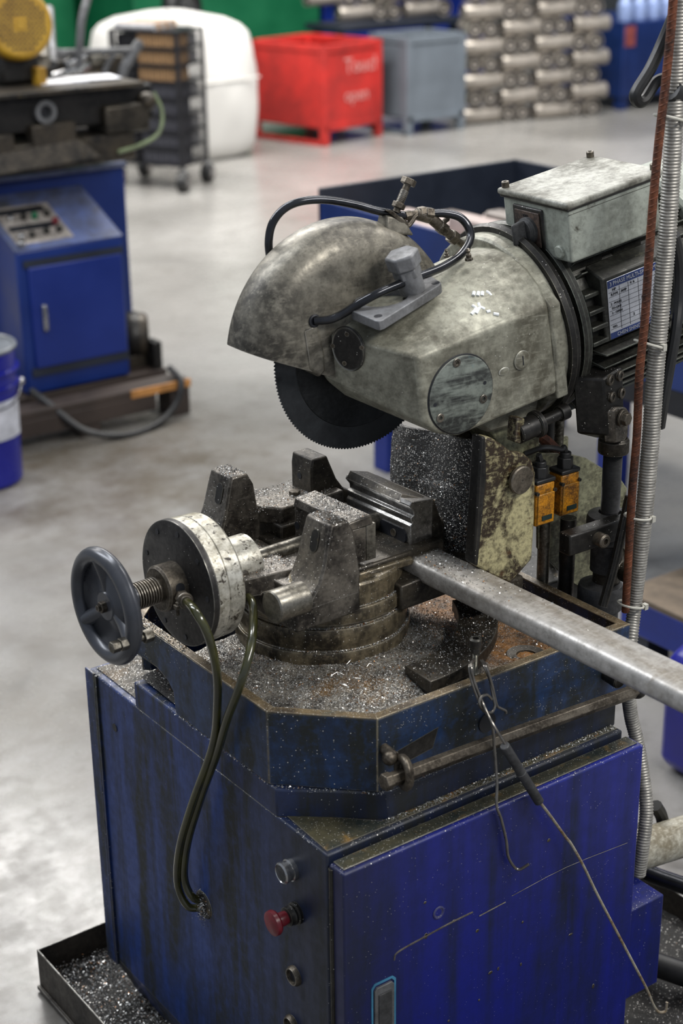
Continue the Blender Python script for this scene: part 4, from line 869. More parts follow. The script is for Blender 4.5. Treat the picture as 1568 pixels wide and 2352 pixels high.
p = YP(1428, 960, ry-.029); M().lathe([(.014, 0), (.014, -.004), (.0, -.004)], p, (-.2, 1, 0), 28).hexn(p+Vector((0, -.003, 0)), p+Vector((.002, -.012, 0)), .0105).build('link_bolt', BOLTM, cl, .001)
zt = ZP(1408, 1030); zb = ZP(1408, 1170)
rd = M().cyl((rx, ry, zb-.03), (rx, ry, zt), .0135, n=20)
for k in range(52): z = zb+(zt-zb)*k/52; rd.lathe([(.0135, 0), (.0152, .0008), (.0135, .0018)], (rx, ry, z), (0, 0, 1), 20)
rd.build('lift_screw', DGREY, saw)
M().lathe([(.023, zt-.006), (.024, zt-.004), (.024, zt+.014), (.021, zt+.018), (.016, zt+.018)], (rx, ry, 0), (0, 0, 1), 32).build('screw_collar', CASTD, saw)
M().lathe([(.013, zb-.03), (.018, zb-.002), (.034, zb-.006), (.036, zb-.012), (.036, zb-.034), (.031, zb-.038), (.031, zb-.050), (.027, zb-.054), (.027, zb-.10), (.0, zb-.10)][::1], (rx, ry, 0), (0, 0, 1), 40).build('lift_collar', DGREY, saw)
M().cyl((rx, ry, .74), (rx, ry, zb-.08), .022, n=28).build('lift_cylinder', CASTD, saw)
zl = ZP(1385, 1335); M().lathe([(.012, zl), (.034, zl-.002), (.036, zl-.008), (.036, zl-.042), (.030, zl-.048), (.030, .70), (0, .70)], (rx-.012, ry, 0), (0, 0, 1), 40).build('cylinder_foot', DGREY, saw)
M().cyl((.0+rx+.01, ry-.045, zb-.095), (rx+.01, ry-.03, zb-.095), .018, n=24).build('collar_lug', CASTD, saw)
M().box((.54, .115, .918), (.66, .140, .952)).build('cross_bar', BLK, saw, .003)
p = Vector((.598, .115, .934)); M().lathe([(.011, 0), (.011, -.016), (.009, -.018), (.005, -.018), (.005, -.012), (0, -.012)], p, (0, 1, 0), 24).build('bar_screw', BOLTM, saw)
for x, y0, z0, z1, r_ in ((.60, .235, .72, .93, .010), (.628, .21, .72, .93, .013), (.66, .30, .90, 1.19, .012), (.685, .30, .80, 1.18, .009)):
    M().cyl((x, y0, z0), (x, y0, z1), r_, n=18).build('guide_rod', STEEL if r_ < .012 else BLK, saw)
M().cyl((.66, .30, 1.09), (.66, .30, 1.15), .018, n=20, bev=.002).build('rod_sleeve', BLK, saw)
M().box((.50, .31, .98), (.72, .36, 1.02)).box((.50, .33, 1.08), (.66, .345, 1.16)).build('rear_casting', PANEL, saw, .004)
M().box((.585, .25, .60), (.70, .45, .80)).build('rear_block', BLK, saw, .004)
M().tube([(.56, .26, 1.08), (.60, .25, 1.06), (.64, .24, 1.02)], .009, 10, 5).build('brown_pipe', REBARM, saw)
M().box((.5565, .205, .30), (.66, .55, .62)).build('motor_housing', BLUE, saw, .004)
M().torus((.655, .122, .885), (-.3, 1, 0), .018, .0035, 24, 8).build('lift_ring', STEEL, saw)
# ================================================================== THINGS ON AND AROUND THE SAW
def quadtube(m_, a, b, w, h, r=.006, n=3):      # square bar from a to b, rounded corners
    a = Vector(a); b = Vector(b); d = (b-a).normalized(); s_ = d.cross(Vector((0, 0, 1))).normalized(); u = s_.cross(d); lo = []; hi = []
    for cx, cy, t0 in ((1, 1, 0), (-1, 1, 90), (-1, -1, 180), (1, -1, 270)):
        for k in range(n+1):
            t = math.radians(t0+90*k/n); o_ = s_*(cx*(w/2-r)+r*math.cos(t))+u*(cy*(h/2-r)+r*math.sin(t)); lo.append(a+o_); hi.append(b+o_)
    return m_.solid(lo, hi)
ta, tb2 = Vector((.353, .305, .917)), Vector((.372, -.62, .917))
sl = M(); quadtube(sl, ta, tb2, .064, .034, .010, 4)
single(sl, 'steel_tube', TUBEM, 'long raw steel square tube clamped in the vise and jutting out past the right edge', 'steel tube', tuple(ta), bev=0)
fk3 = M(); pp = []
for _ in range(900):
    t = min(1, abs(rng.normal(0, .13))); p = ta.lerp(tb2, t); pp.append((p.x+rng.uniform(-.030, .026), p.y, .9345))
flakes(fk3, pp, .0018)
# hooks of bent wire hanging from the clamp screw
def FY(x, y, v): return Vector(P(x, y, 'y', v))
w1 = M().tube([FY(1086, 1518, .046), FY(1078, 1530, .026), FY(1082, 1562, .018), FY(1098, 1606, .008), FY(1118, 1640, -.006), FY(1130, 1665, -.022), FY(1135, 1720, -.026), FY(1141, 1800, -.036), FY(1140, 1850, -.044), FY(1150, 1880, -.046), FY(1162, 1930, -.046), FY(1166, 1965, -.046), FY(1178, 1988, -.047), FY(1192, 1997, -.052), FY(1214, 1985, -.062)], .0022, 8, 8)
w1.tube([FY(1104, 1518, .046), FY(1112, 1532, .024), FY(1124, 1560, .018), FY(1132, 1600, .012), FY(1136, 1622, .008), FY(1128, 1636, .004), FY(1112, 1634, .002), FY(1101, 1618, .002), FY(1104, 1602, .004), FY(1118, 1596, .006), FY(1129, 1606, .006)], .0022, 8, 8)
single(w1, 'wire_hook', WIRE, 'short bent bare wire hook hanging from the rim screw, its tip over the blue door', 'wire hook', (.2955, .02, .72))
h2 = thing('chip_hook', 'long thin rusty wire chip hook with a grey sleeve grip, slung from the rim screw', 'chip hook', tuple(FY(1530, 2318, -.12)))
M().tube([FY(1090, 1512, .048), FY(1082, 1530, .022), FY(1090, 1568, .014), FY(1110, 1618, .0), FY(1130, 1660, -.026), FY(1162, 1712, -.046)], .0021, 8, 8).tube([FY(1108, 1518, .042), FY(1118, 1535, .020), FY(1130, 1575, .014), FY(1140, 1618, .010), FY(1148, 1626, .008), FY(1160, 1632, .006), FY(1162, 1638, .006)], .0021, 8, 8).build('wire_loop', WIRE, h2)
M().cyl(FY(1158, 1712, -.046), FY(1238, 1842, -.054), .0072, n=16, bev=.001).torus(FY(1196, 1775, -.050), FY(1238, 1842, -.054)-FY(1158, 1712, -.046), .0068, .0012, 20, 8).build('sleeve_grip', DGREY, h2)
M().tube([FY(1236, 1838, -.054), FY(1262, 1872, -.056), FY(1298, 1922, -.058), FY(1312, 1940, -.06), FY(1340, 1990, -.064), FY(1375, 2062, -.072), FY(1450, 2205, -.10), FY(1484, 2270, -.11), FY(1500, 2308, -.115), FY(1512, 2324, -.117), FY(1527, 2322, -.118), FY(1531, 2302, -.118)], .0023, 8, 8).build('wire_shank', WIREW, h2)
# conduit, rebar, ties, cable
cpts = [(1566, -60, .07), (1558, 60, .07), (1551, 200, .07), (1541, 400, .07), (1530, 560, .07), (1516, 720, .07), (1504, 860, .07), (1494, 1010, .068), (1480, 1170, .066), (1468, 1290, .066), (1456, 1400, .066), (1447, 1480, .055), (1441, 1560, .05), (1448, 1640, .05), (1462, 1700, .04), (1476, 1780, .02), (1484, 1860, .0), (1476, 1940, -.01), (1466, 2010, -.01)]
cp3 = [FY(x, y, v) for x, y, v in cpts]
spn = spline(cp3, 60); Ls_ = [0]
for a, b in zip(spn[:-1], spn[1:]): Ls_.append(Ls_[-1]+(b-a).length)
Lt = Ls_[-1]; nn_ = int(Lt/.00115); rs = []; j = 0
for i in range(nn_):
    s_ = Lt*i/(nn_-1)
    while j < len(Ls_)-2 and Ls_[j+1] < s_: j += 1
    t = (s_-Ls_[j])/max(Ls_[j+1]-Ls_[j], 1e-9); rs.append(spn[j].lerp(spn[j+1], t))
def crf(i):
    f = (i % 4)/4; s_ = i/nn_; r_ = .0136 if s_ < .55 else .0136-.0022*min(1, (s_-.55)/.1); return r_*(1.0 if f in (.25, .5) else .90)
single(M().tube(rs, .013, 18, 0, rf=crf), 'flexible_conduit', CONDUIT, 'ribbed grey metal flexible conduit running up the right side of the saw', 'conduit', tuple(cp3[-1]), ang=60)
rb_ = [FY(x, y, v) for x, y, v in ((1549, -60, .052), (1541, 60, .052), (1527, 200, .052), (1512, 330, .052), (1498, 480, .052), (1488, 620, .052), (1480, 740, .052), (1468, 860, .052), (1462, 1000, .054), (1452, 1120, .056), (1444, 1260, .058), (1436, 1405, .060))]
rr = []; sp2 = spline(rb_, 60); L2_ = [0]
for a, b in zip(sp2[:-1], sp2[1:]): L2_.append(L2_[-1]+(b-a).length)
n2_ = int(L2_[-1]/.0018); j = 0
for i in range(n2_):
    s_ = L2_[-1]*i/(n2_-1)
    while j < len(L2_)-2 and L2_[j+1] < s_: j += 1
    rr.append(sp2[j].lerp(sp2[j+1], (s_-L2_[j])/max(L2_[j+1]-L2_[j], 1e-9)))
reb = M().tube(rr, .0062, 14, 0)
for i in range(3, n2_-3, 5):
    d = (rr[i+1]-rr[i-1]).normalized(); ax = (d+Vector((.5, -.5, 0)).normalized()*.55).normalized(); reb.torus(rr[i], ax, .0062, .0011, 14, 5)
single(reb, 'rebar', REBARM, 'rusty ribbed reinforcing bar standing upright strapped to the metal conduit', 'rebar', tuple(rb_[-1]))
for nm_, cx, cy, tilt in (('highest of the three ties, beside the black cable loop', 1534, 270, .05), ('level with the motor fins', 1488, 790, .12), ('level with the lift collar', 1464, 1186, .0), ('lowest, just above the tray corner', 1448, 1388, .05)):
    c_ = FY(cx, cy, .061); t_ = M(); pr = []
    for k in range(24):
        a = 2*math.pi*k/24; pr.append(c_+Vector((.0255*math.cos(a)*.82, -.0*math.cos(a)+.0185*math.sin(a)+.000, -.004*math.cos(a)*(1+tilt*8))))
    pr.append(pr[0]); t_.tube(pr, .0019, 6, 0).box(c_+Vector((.020, -.012, -.012)), c_+Vector((.027, -.004, -.003)))
    lab = {270: 'white cable tie on the conduit high up, beside the black cable loop', 790: 'white cable tie on the conduit, level with the black motor fins', 1186: 'white cable tie on the conduit, level with the threaded lift screw', 1388: 'white cable tie lowest on the conduit, just above the tray corner'}[cy]
    single(t_, 'cable_tie', TIE, lab, 'cable tie', tuple(c_), 'cable ties holding rebar to conduit')
M().tube([FY(1548, 540, .12), FY(1560, 600, .13), FY(1560, 680, .13), FY(1552, 760, .12), FY(1538, 840, .12), FY(1524, 920, .12), FY(1515, 980, .13)], .0085, 10, 8).build('black_cable', RUBBER, saw)
tp_ = M().tube([FY(1545, 40, .09), FY(1520, 100, .10), FY(1492, 160, .10), FY(1464, 205, .10), FY(1458, 222, .10), FY(1466, 234, .10), FY(1482, 226, .10), FY(1505, 190, .10), FY(1530, 178, .09)], .0085, 10, 8)
tp_.tube([FY(1540, 205, .07), FY(1556, 215, .07), FY(1568, 220, .07)], .016, 12, 4)
single(tp_, 'cable_loop', RUBBER, 'black cable loop bound with tape to the top of the conduit', 'cable', tuple(FY(1466, 234, .10)))
single(M().tube([FY(1446, 1140, .10), FY(1440, 1165, .10), FY(1412, 1290, .10), FY(1384, 1392, .10)], .0075, 10, 4), 'black_bar', BLK, 'slanting oily black bar leaning between the lift screw and the rebar', 'bar', tuple(FY(1384, 1392, .10)))
# lower right : pipe, pump box, black hoses
p0, p1 = Vector((.60, .07, .372)), Vector((.95, .02, .36))
single(M().tube([p0, p1], .034, 24, 1), 'exhaust_pipe', worn('flaking_white_pipe', srgb(180, 178, 165), srgb(120, 112, 92), srgb(40, 34, 26), sc=14, rough=.4, tlo=.6, thi=.66), 'flaking white pipe coming out behind the door at lower right', 'pipe', tuple(p0))
M().box((.5605, -.02, .16), (.655, .20, .335)).build('side_box', DOORB, saw, .002)
single(M().tube([(.70, .30, .065), (.78, .12, .06), (.84, -.05, .06), (.88, -.30, .06)], .022, 14, 6), 'drain_hose', RUBBER, 'thick black drain hose lying in the dark tray at lower right', 'hose', (.7, .3, .01))
single(M().tube([(.72, .42, .25), (.80, .30, .20), (.88, .14, .17), (1.0, -.05, .16), (1.2, -.2, .18)], .016, 12, 6), 'drain_hose', PIPEM, 'black hose above the dark tray, arching right behind the door', 'hose', (.72, .42, .02))
single(M().tube([(1.02, .50, .10), (1.10, .36, .06), (1.3, .22, .045), (1.6, .2, .12), (1.8, .3, .3)], .012, 12, 6), 'floor_hose', RUBBER, 'thin black hose curling over the floor beside the blue jerrycan', 'hose', (1.1, .36, .03))
single(M().tube([FY(1505, 1850, .08), FY(1520, 1880, .08), FY(1522, 1930, .08), FY(1500, 1960, .08)], .011, 10, 6), 'cable_clump', RUBBER, 'black cable clump poking out above the flaking white pipe', 'cable', tuple(FY(1500, 1960, .08)))
# drip tray under the machine
dt = thing('drip_tray', 'shallow dark sheet steel drip tray on the floor around the saw base', 'drip tray', (.3, .3, 0))
x0, x1, y0, y1, hh, th_ = -.098, .95, -.45, .775, .088, .003
TR = worn('dark_sheet_steel', srgb(62, 56, 48), srgb(34, 30, 26), sc=12, rough=.34, metal=.4, edge=.0022, ecol=srgb(210, 210, 205))
M().box((x0, y0, 0), (x1, y1, .006)).build('tray_base', TR, dt)
M().box((x0, y0, 0), (x0+th_, y1, hh)).build('tray_side', TR, dt, .0008); M().box((x0, y1-th_, 0), (x1, y1, hh)).build('tray_side', TR, dt, .0008)
M().box((x1-th_, y0, 0), (x1, y1, hh)).build('tray_side', TR, dt, .0008); M().box((x0, y0, 0), (x1, y0+th_, hh)).build('tray_side', TR, dt, .0008)
M().box((x0-.006, y0, .004), (x0, y1, .012)).build('tray_hem', TR, dt, .001)
dbed = M(); n_ = 70; 
for i in range(n_+1):
    for j in range(n_+1):
        x = x0+.004+(x1-x0-.008)*i/n_; y = y0+.004+(y1-y0-.008)*j/n_
        dbed.v.append((x, y, .026+.010*math.sin(7*x+3*y)*math.sin(9*y)+.006*math.sin(31*x)*math.sin(27*y)+random.uniform(-.003, .003)))
dbed.f = [(i*(n_+1)+j, (i+1)*(n_+1)+j, (i+1)*(n_+1)+j+1, i*(n_+1)+j+1) for i in range(n_) for j in range(n_)]
ob_ = dbed.build('oily_swarf', OILY, None, norm=False, ang=80)
dp = []
for _ in range(9000):
    s_ = rng.random()
    x, y = (rng.uniform(x0+.01, .04), rng.uniform(.25, .76)) if s_ < .9 else (rng.uniform(.55, .94), rng.uniform(-.4, .4))
    dp.append((x, y, .034+rng.uniform(-.006, .012)+.010*math.sin(7*x+3*y)*math.sin(9*y)))
df = M(); flakes(df, dp, .0026); ofl = df.build('x', CHIPS, None, norm=False)
def merge(a, b):
    bm = bmesh.new(); bm.from_mesh(a.data); k = len(bm.faces); bm.from_mesh(b.data); bm.faces.ensure_lookup_table()
    for f in bm.faces[k:]: f.material_index = len(a.data.materials)
    bm.to_mesh(a.data); bm.free(); a.data.materials.append(b.data.materials[0]); bpy.data.objects.remove(b)
merge(ob_, ofl); tag(ob_, 'dark oily swarf lying in the drip tray on the floor', 'swarf', kind='stuff')
o3 = fk3.build('metal_chips', CHIPS, None, norm=False); tag(o3, 'bright chips sprinkled on top of the clamped steel tube', 'metal chips', kind='stuff')
# ================================================================== BACKGROUND, RIGHT OF THE SAW
BB = plain('navy_bin_paint', srgb(22, 44, 98), .35, 0, .2, 5); BD = plain('dark_slate_paint', srgb(34, 40, 52), .45, 0, .2, 6); BR = plain('bright_blue_paint', srgb(14, 38, 118), .35, 0, .2, 6)
nb_ = thing('steel_bin', 'dark blue open steel bin on legs behind the saw head, holding pale bars', 'bin', (2.3, 2.0, 0))
M().box((2.03, 1.16, .60), (2.045, 2.875, .86)).build('bin_side', BB, nb_, .003)
M().box((2.03, 2.86, .60), (2.90, 2.875, .90)).build('bin_end', BD, nb_, .003)
M().box((2.89, 1.16, .60), (2.905, 2.875, .90)).build('bin_side', BD, nb_, .003); M().box((2.045, 1.16, .60), (2.89, 2.86, .615)).build('bin_floor', BD, nb_)
M().box((2.03, 1.16, .53), (2.06, 2.875, .60)).build('bin_rail', INK, nb_)
for x, y in ((2.03, 2.50), (2.03, 1.46), (2.80, 2.50), (2.80, 1.3)): M().box((x, y, 0), (x+.05, y+.075, .60)).build('bin_leg', BR, nb_, .003)
for x, y in ((2.10, 2.52), (2.10, 1.9)): pass
ORD0 = ['first', 'second', 'third', 'fourth', 'fifth', 'sixth']
WOODM = plain('pale_pinkish_bar', srgb(168, 152, 146), .5, .1, .2, 9); WOODD = plain('brown_bar', srgb(112, 104, 98), .45, .2, .2, 9)
for k, (x, z, y, r_, mt) in enumerate(((2.10, .775, 2.62, .036, WOODM), (2.19, .78, 2.70, .038, WOODM), (2.28, .79, 2.74, .036, WOODM), (2.37, .79, 2.62, .038, WOODD), (2.46, .79, 2.5, .036, WOODM), (2.55, .79, 2.4, .036, WOODM), (2.20, .845, 2.36, .036, WOODM), (2.30, .85, 2.30, .038, WOODD), (2.41, .85, 2.1, .036, WOODM), (2.5, .85, 2.0, .036, WOODM))):
    b_ = M(); quadtube(b_, (x, y, z), (x+.01, 1.2, z), r_*2, r_*1.7, .014, 3)
    single(b_, 'steel_bar', mt, '%s square bar, %s from left, %s layer, in the navy bin' % ('pale dusty' if mt is WOODM else 'dark brown', ORD0[k if k < 6 else k-6], 'lower' if k < 6 else 'upper'), 'bar', (x, y, z), 'bars in the dark blue bin')
# pallet frame, drums, jerrycan at the far right
pf = thing('blue_pallet_frame', 'blue steel pallet frame with a brown board top at the right edge', 'pallet', (2.3, 1.0, 0))
M().box((1.66, .0, .10), (3.0, 1.06, .19)).build('frame_rail', BR, pf, .003); M().box((1.66, .0, .19), (3.0, 1.06, .205)).build('board_top', plain('dusty_brown_board', srgb(96, 84, 70), .7), pf, .002)
for x, y in ((1.68, .98), (1.68, .1), (2.6, .98)): M().box((x, y, 0), (x+.08, y+.06, .10)).build('frame_foot', BD, pf)
GB = plain('grey_blue_plastic', srgb(72, 78, 86), .4, 0, .3, 8); 
d1 = thing('waste_drum', 'grey waste drum with a black lid band, standing on the pallet behind conduit', 'drum', (1.98, .92, .205))
M().lathe([(.0, .205), (.15, .205), (.16, .22), (.165, .40), (.16, .50), (.15, .52)], (1.98, .92, 0), (0, 0, 1), 40).build('drum_body', GB, d1)
M().lathe([(.168, .50), (.172, .51), (.172, .60), (.165, .62), (0, .62)], (1.98, .92, 0), (0, 0, 1), 40).build('drum_lid', RUBBER, d1)
M().torus((1.98, .92, .36), (0, 0, 1), .166, .006, 40, 8).build('drum_strap', RUBBER, d1)
single(M().lathe([(0, .205), (.16, .205), (.19, .30), (.19, .62), (.15, .70), (0, .71)], (2.26, .62, 0), (0, 0, 1), 32), 'black_barrel', RUBBER, 'black rounded barrel cut off by the right edge of the photo', 'barrel', (2.26, .62, .205))
jc = thing('blue_jerrycan', 'bright blue plastic jerrycan on the floor at the right edge', 'jerrycan', (1.50, .56, 0))
M().hull([(1.36+dx, .44+dy, z) for dx in (0, .28) for dy in (0, .20) for z in (.02, .28)]+[(1.39+dx, .47+dy, 0) for dx in (0, .22) for dy in (0, .14)]+[(1.44+dx, .48+dy, .37) for dx in (0, .12) for dy in (0, .1)]).build('can_body', plain('royal_blue_plastic', srgb(26, 28, 124), .25, 0, .15, 6), jc, .02, 4, 20)
M().cyl((1.54, .53, .36), (1.54, .53, .40), .03, bev=.004).build('can_cap', RUBBER, jc)
# ================================================================== BACKGROUND, FAR
REDP = worn('scuffed_red_paint', srgb(205, 50, 44), srgb(158, 40, 36), sc=3, rough=.4, fine=.3, bump=.1)
def stillage(nm, x0, x1, y0, y1, h, mat, lab, cat, rail=True):
    t = thing(nm, lab, cat, (x0, y0, 0))
    for (a, b) in (((x0, y0), (x1, y0+.01)), ((x0, y1-.01), (x1, y1)), ((x0, y0), (x0+.01, y1)), ((x1-.01, y0), (x1, y1))):
        M().box((a[0], a[1], .12), (b[0], b[1], h-.03)).build('bin_panel', mat, t, .002)
    M().box((x0, y0, .12), (x1, y1, .13)).build('bin_floor', mat, t)
    for x in (x0-.01, x1-.045):
        for y in (y0-.01, y1-.045): M().box((x, y, 0), (x+.055, y+.055, h)).build('corner_post', mat, t, .003)
    for a, b in (((x0, y0-.012, h-.05), (x1, y0+.03, h)), ((x0, y1-.03, h-.05), (x1, y1+.012, h)), ((x0-.012, y0, h-.05), (x0+.03, y1, h)), ((x1-.03, y0, h-.05), (x1+.012, y1, h))): M().box(a, b).build('top_rail', mat, t, .003)
    if rail: M().box((x0-.01, y0, .0), (x0+.03, y1, .03)).build('skid', mat, t, .002)
    M().box((x0, y0-.01, .10), (x1, y0+.02, .14)).build('bottom_rail', mat, t, .002)
    return t
rbn = stillage('red_stillage', 5.76, 6.37, 8.07, 8.80, .70, REDP, 'red steel stillage bin with faint white handwriting, beside the grey one', 'bin')
rbn.rotation_euler.z = .20
WH = plain('faint_white_paint', srgb(212, 150, 145), .6)
text('Touch', 'handwriting', WH, rbn, (5.97, 8.064, .49), (1, 0, 0), (0, 0, 1), .15, .001); text('open', 'handwriting', WH, rbn, (5.97, 8.064, .29), (1, 0, 0), (0, 0, 1), .13, .001)
for x, y in ((5.66, 8.06), ): pass
gbn = stillage('grey_stillage', 6.50, 7.04, 8.05, 8.5, .71, plain('slate_grey_paint', srgb(108, 116, 124), .45, 0, .12, 4), 'slate grey steel stillage bin between the red one and the roller stack', 'bin')
# stack of rollers, criss-cross
RM = plain('dull_roller_steel', srgb(168, 160, 150), .36, .45, .25, 8); RD = plain('dark_roller_end', srgb(44, 40, 38), .5, .2, .2, 8)
rol = M().lathe([(.008, -.150), (.014, -.154), (.026, -.154), (.028, -.142), (.050, -.142), (.053, -.154), (.059, -.155), (.062, -.150), (.062, .150), (.059, .155), (.053, .154), (.050, .142), (.028, .142), (.026, .154), (.014, .154), (.008, .150)], (0, 0, 0), (1, 0, 0), 24).build('conveyor_roller', RM, None, ang=35)
rol.data.materials.append(RD)
for f in rol.data.polygons:
    c_ = f.center; rad = math.hypot(c_.y, c_.z)
    if abs(c_.x) > .141 and (.024 < rad < .0525 or rad < .009): f.material_index = 1
ud = Vector((1.27, -.33, 0)).normalized(); first = [rol]; ua = math.atan2(ud.y, ud.x)
ORD = ['first', 'second', 'third', 'fourth', 'fifth', 'sixth', 'seventh', 'eighth', 'ninth', 'tenth', 'eleventh', 'twelfth']
def roller(loc, rz, lab, grp):
    o = first.pop() if first else rol.copy()
    if o.name not in COL.objects: COL.objects.link(o)
    o.location = loc; o.rotation_euler = (0, 0, rz); tag(o, lab, 'roller', grp)
def stack(base, u, ca, z0, rows, smin, smax, name, off):
    nrm = Vector((-u.y, u.x, 0)); ang = math.atan2(u.y, u.x)
    for row in range(rows):
        z = z0+row*.1285; s_ = off[row % 2]; nl = nc = 0
        while s_ < smax:
            for kind in ('L', 'C', 'C'):
                w_ = .352 if kind == 'L' else .1335; c_ = s_+w_/2
                if smin < c_ < smax:
                    p = base+u*(c_+random.uniform(-.006, .006))+nrm*(.07 if kind == 'L' else .16+random.uniform(-.015, .015))
                    where = ('bottom row' if row == 0 else ORD[row]+' row up')+' of '+name
                    if kind == 'L': roller((p.x, p.y, z), ang, '%s side-on roller from the left in the %s' % (ORD[nl], where), 'side-on rollers in '+name); nl += 1
                    else: roller((p.x, p.y, z), ang+math.pi/2+ca+random.uniform(-.05, .05), '%s end-on roller from the left in the %s' % (ORD[nc], where), 'end-on rollers in '+name); nc += 1
                s_ += w_
stack(Vector((7.16, 8.17, 0)), ud, -.18, .064, 8, 0, 1.34, 'the tall stack', (-.02, -.31))
stack(Vector((6.9, 9.3, 0)), Vector((1, -.12, 0)).normalized(), -.18, .775, 3, -.25, .95, 'the farther stack', (-.10, -.38))
stand = thing('roller_pallet', 'low dark stand carrying the farther stack of rollers behind the grey bin', 'stand', (7.2, 9.3, 0))
M().box((6.6, 9.05, .66), (7.9, 9.5, .71)).build('stand_top', BD, stand)
for x in (6.65, 7.8):
    for y in (9.1, 9.42): M().box((x, y, 0), (x+.05, y+.05, .66)).build('stand_leg', BD, stand)
# right blue cabinet with bottles
bc = thing('blue_bin', 'tall dark blue steel container at the far right beyond the roller stack', 'bin', (9.4, 8.3, 0))
M().box((8.62, 7.95, .10), (10.2, 8.8, .69)).build('bin_body', BB, bc, .01)
for x in (8.64, 9.2, 10.1): M().box((x, 7.97, 0), (x+.08, 8.05, .10)).build('bin_foot', BB, bc)
M().box((8.63, 7.945, .50), (8.74, 7.95, .66)).build('red_sticker', plain('faded_red_label', srgb(140, 70, 66), .5), bc)
BT = plain('pale_blue_plastic', srgb(150, 170, 215), .3)
for k in range(6):
    x = 8.72+k*.16; single(M().lathe([(0, .69), (.055, .69), (.06, .71), (.06, .82), (.03, .86), (.025, .90), (0, .90)], (x, 8.05, 0), (0, 0, 1), 20), 'plastic_bottle', BT, 'pale blue plastic bottle, %s from the left on the far blue container' % ORD[k], 'bottle', (x, 8.05, .69), 'bottles on the far blue container')
# green container, blue racks at the very top
GRN = plain('deep_green_paint', srgb(12, 92, 58), .45, 0, .12, 3)
gc = thing('green_container', 'deep green steel container behind the red bin at the top', 'container', (6.3, 10.6, 0))
M().box((5.45, 10.2, .08), (7.25, 11.6, 1.9)).build('container_body', GRN, gc, .02); M().box((5.5, 10.22, 0), (7.2, 10.3, .08)).build('container_skid', BD, gc)
gw = thing('green_machine', 'deep green machine panel beyond the white bags at top left', 'machine', (4.2, 11.2, 0))
M().box((2.9, 11.0, .05), (5.35, 12.2, 1.9)).build('panel', GRN, gw, .02); M().box((3.6, 10.97, .98), (4.3, 11.0, 1.06)).build('white_sign', plain('white_strip', srgb(205, 215, 210), .5), gw); M().box((4.32, 10.9, .05), (4.62, 11.0, 1.4)).build('blue_post', BR, gw)
wl = thing('spare_tyre', 'black rubber tyre leaning before the green container at the top', 'tyre', (5.5, 9.7, 0))
M().torus((5.62, 9.75, .86), (.5, -1, .1), .16, .07, 32, 12).build('tyre', RUBBER, wl); M().cyl((5.60, 9.79, .86), (5.64, 9.70, .865), .10, n=24).build('wheel_rim', CHROME, wl)
M().box((5.3, 9.7, 0), (5.9, 10.0, .66)).build('wheel_stand', BD, wl)
rk = thing('blue_rack', 'bright blue rack with small bright parts behind the red and grey bins', 'rack', (7.6, 10.6, 0))
M().box((7.35, 10.3, 0), (9.2, 11.2, .84)).build('rack_body', BR, rk, .01); M().box((7.3, 10.2, .84), (9.2, 11.0, .88)).build('rack_shelf', plain('pale_blue_shelf', srgb(120, 135, 190), .4), rk)
for k in range(7):
    x = 7.42+k*.2; single(M().cyl((x, 10.35, .88), (x, 10.35, .99+.03*(k % 3)), .06, n=16, bev=.01), 'parts_tub', plain('tub_%s' % ('white' if k % 3 else 'red'), srgb(190, 195, 205) if k % 3 else srgb(170, 40, 60), .4), 'small %s round tub, %s from the left on the bright blue rack' % ('pale' if k % 3 else 'red', ORD[k]), 'tub', (x, 10.35, .88), 'pale tubs on the blue rack' if k % 3 else 'red tubs on the blue rack')
# white bulk bags
BAG = plain('white_woven_bag', srgb(215, 213, 208), .65, 0, .05, 2.5, .2)
def bag(cx, cy, w, d, h, lab, nm='bulk_bag'):
    t = thing(nm, lab, 'bulk bag', (cx, cy, 0)); m_ = M(); n = 48; L = 22
    for i in range(L+1):
        v = i/L; z = h*v; bul = .80+.20*math.sin(math.pi*min(1, v*.9+.12))**.7
        if v > .86: bul *= math.sqrt(max(0, 1-((v-.86)/.145)**2))*.97+.03
        if v < .06: bul *= .90+.1*v/.06
        for k in range(n):
            a = 2*math.pi*k/n; e = 4.5; ca, sa = math.cos(a), math.sin(a); r_ = (abs(ca)**e+abs(sa)**e)**(-1/e)
            wr = 1+.012*math.sin(7*a+9*v)+.008*math.sin(15*a-14*v); m_.v.append((cx+w/2*bul*r_*ca*wr, cy+d/2*bul*r_*sa*wr, z))
    for i in range(L):
        for k in range(n): j = (k+1) % n; m_.f.append((i*n+k, i*n+j, (i+1)*n+j, (i+1)*n+k))
    m_.f += [tuple(range(n))[::-1], tuple(range(L*n, L*n+n))]
    m_.build('bag_body', BAG, t, ang=80)
    M().tube([(cx-w*.40, cy-d*.495, h*.56), (cx, cy-d*.505, h*.55), (cx+w*.40, cy-d*.495, h*.56)], .006, 6, 8).build('bag_seam', BAG, t)
    M().tube([(cx-w*.3, cy-d*.44, h*.80), (cx-w*.3, cy-d*.40, h*1.0), (cx-w*.2, cy-d*.3, h*1.02), (cx-w*.1, cy-d*.40, h*.97), (cx-w*.1, cy-d*.45, h*.80)], .015, 8, 6).build('lifting_loop', BAG, t)
    return t
bag(4.78, 8.52, .98, 1.05, .97, 'big white woven bulk bag behind the trolley, next to the red bin')
bag(3.72, 9.35, .78, .86, .98, 'white bulk bag seen over the trolley, left of the larger bag')
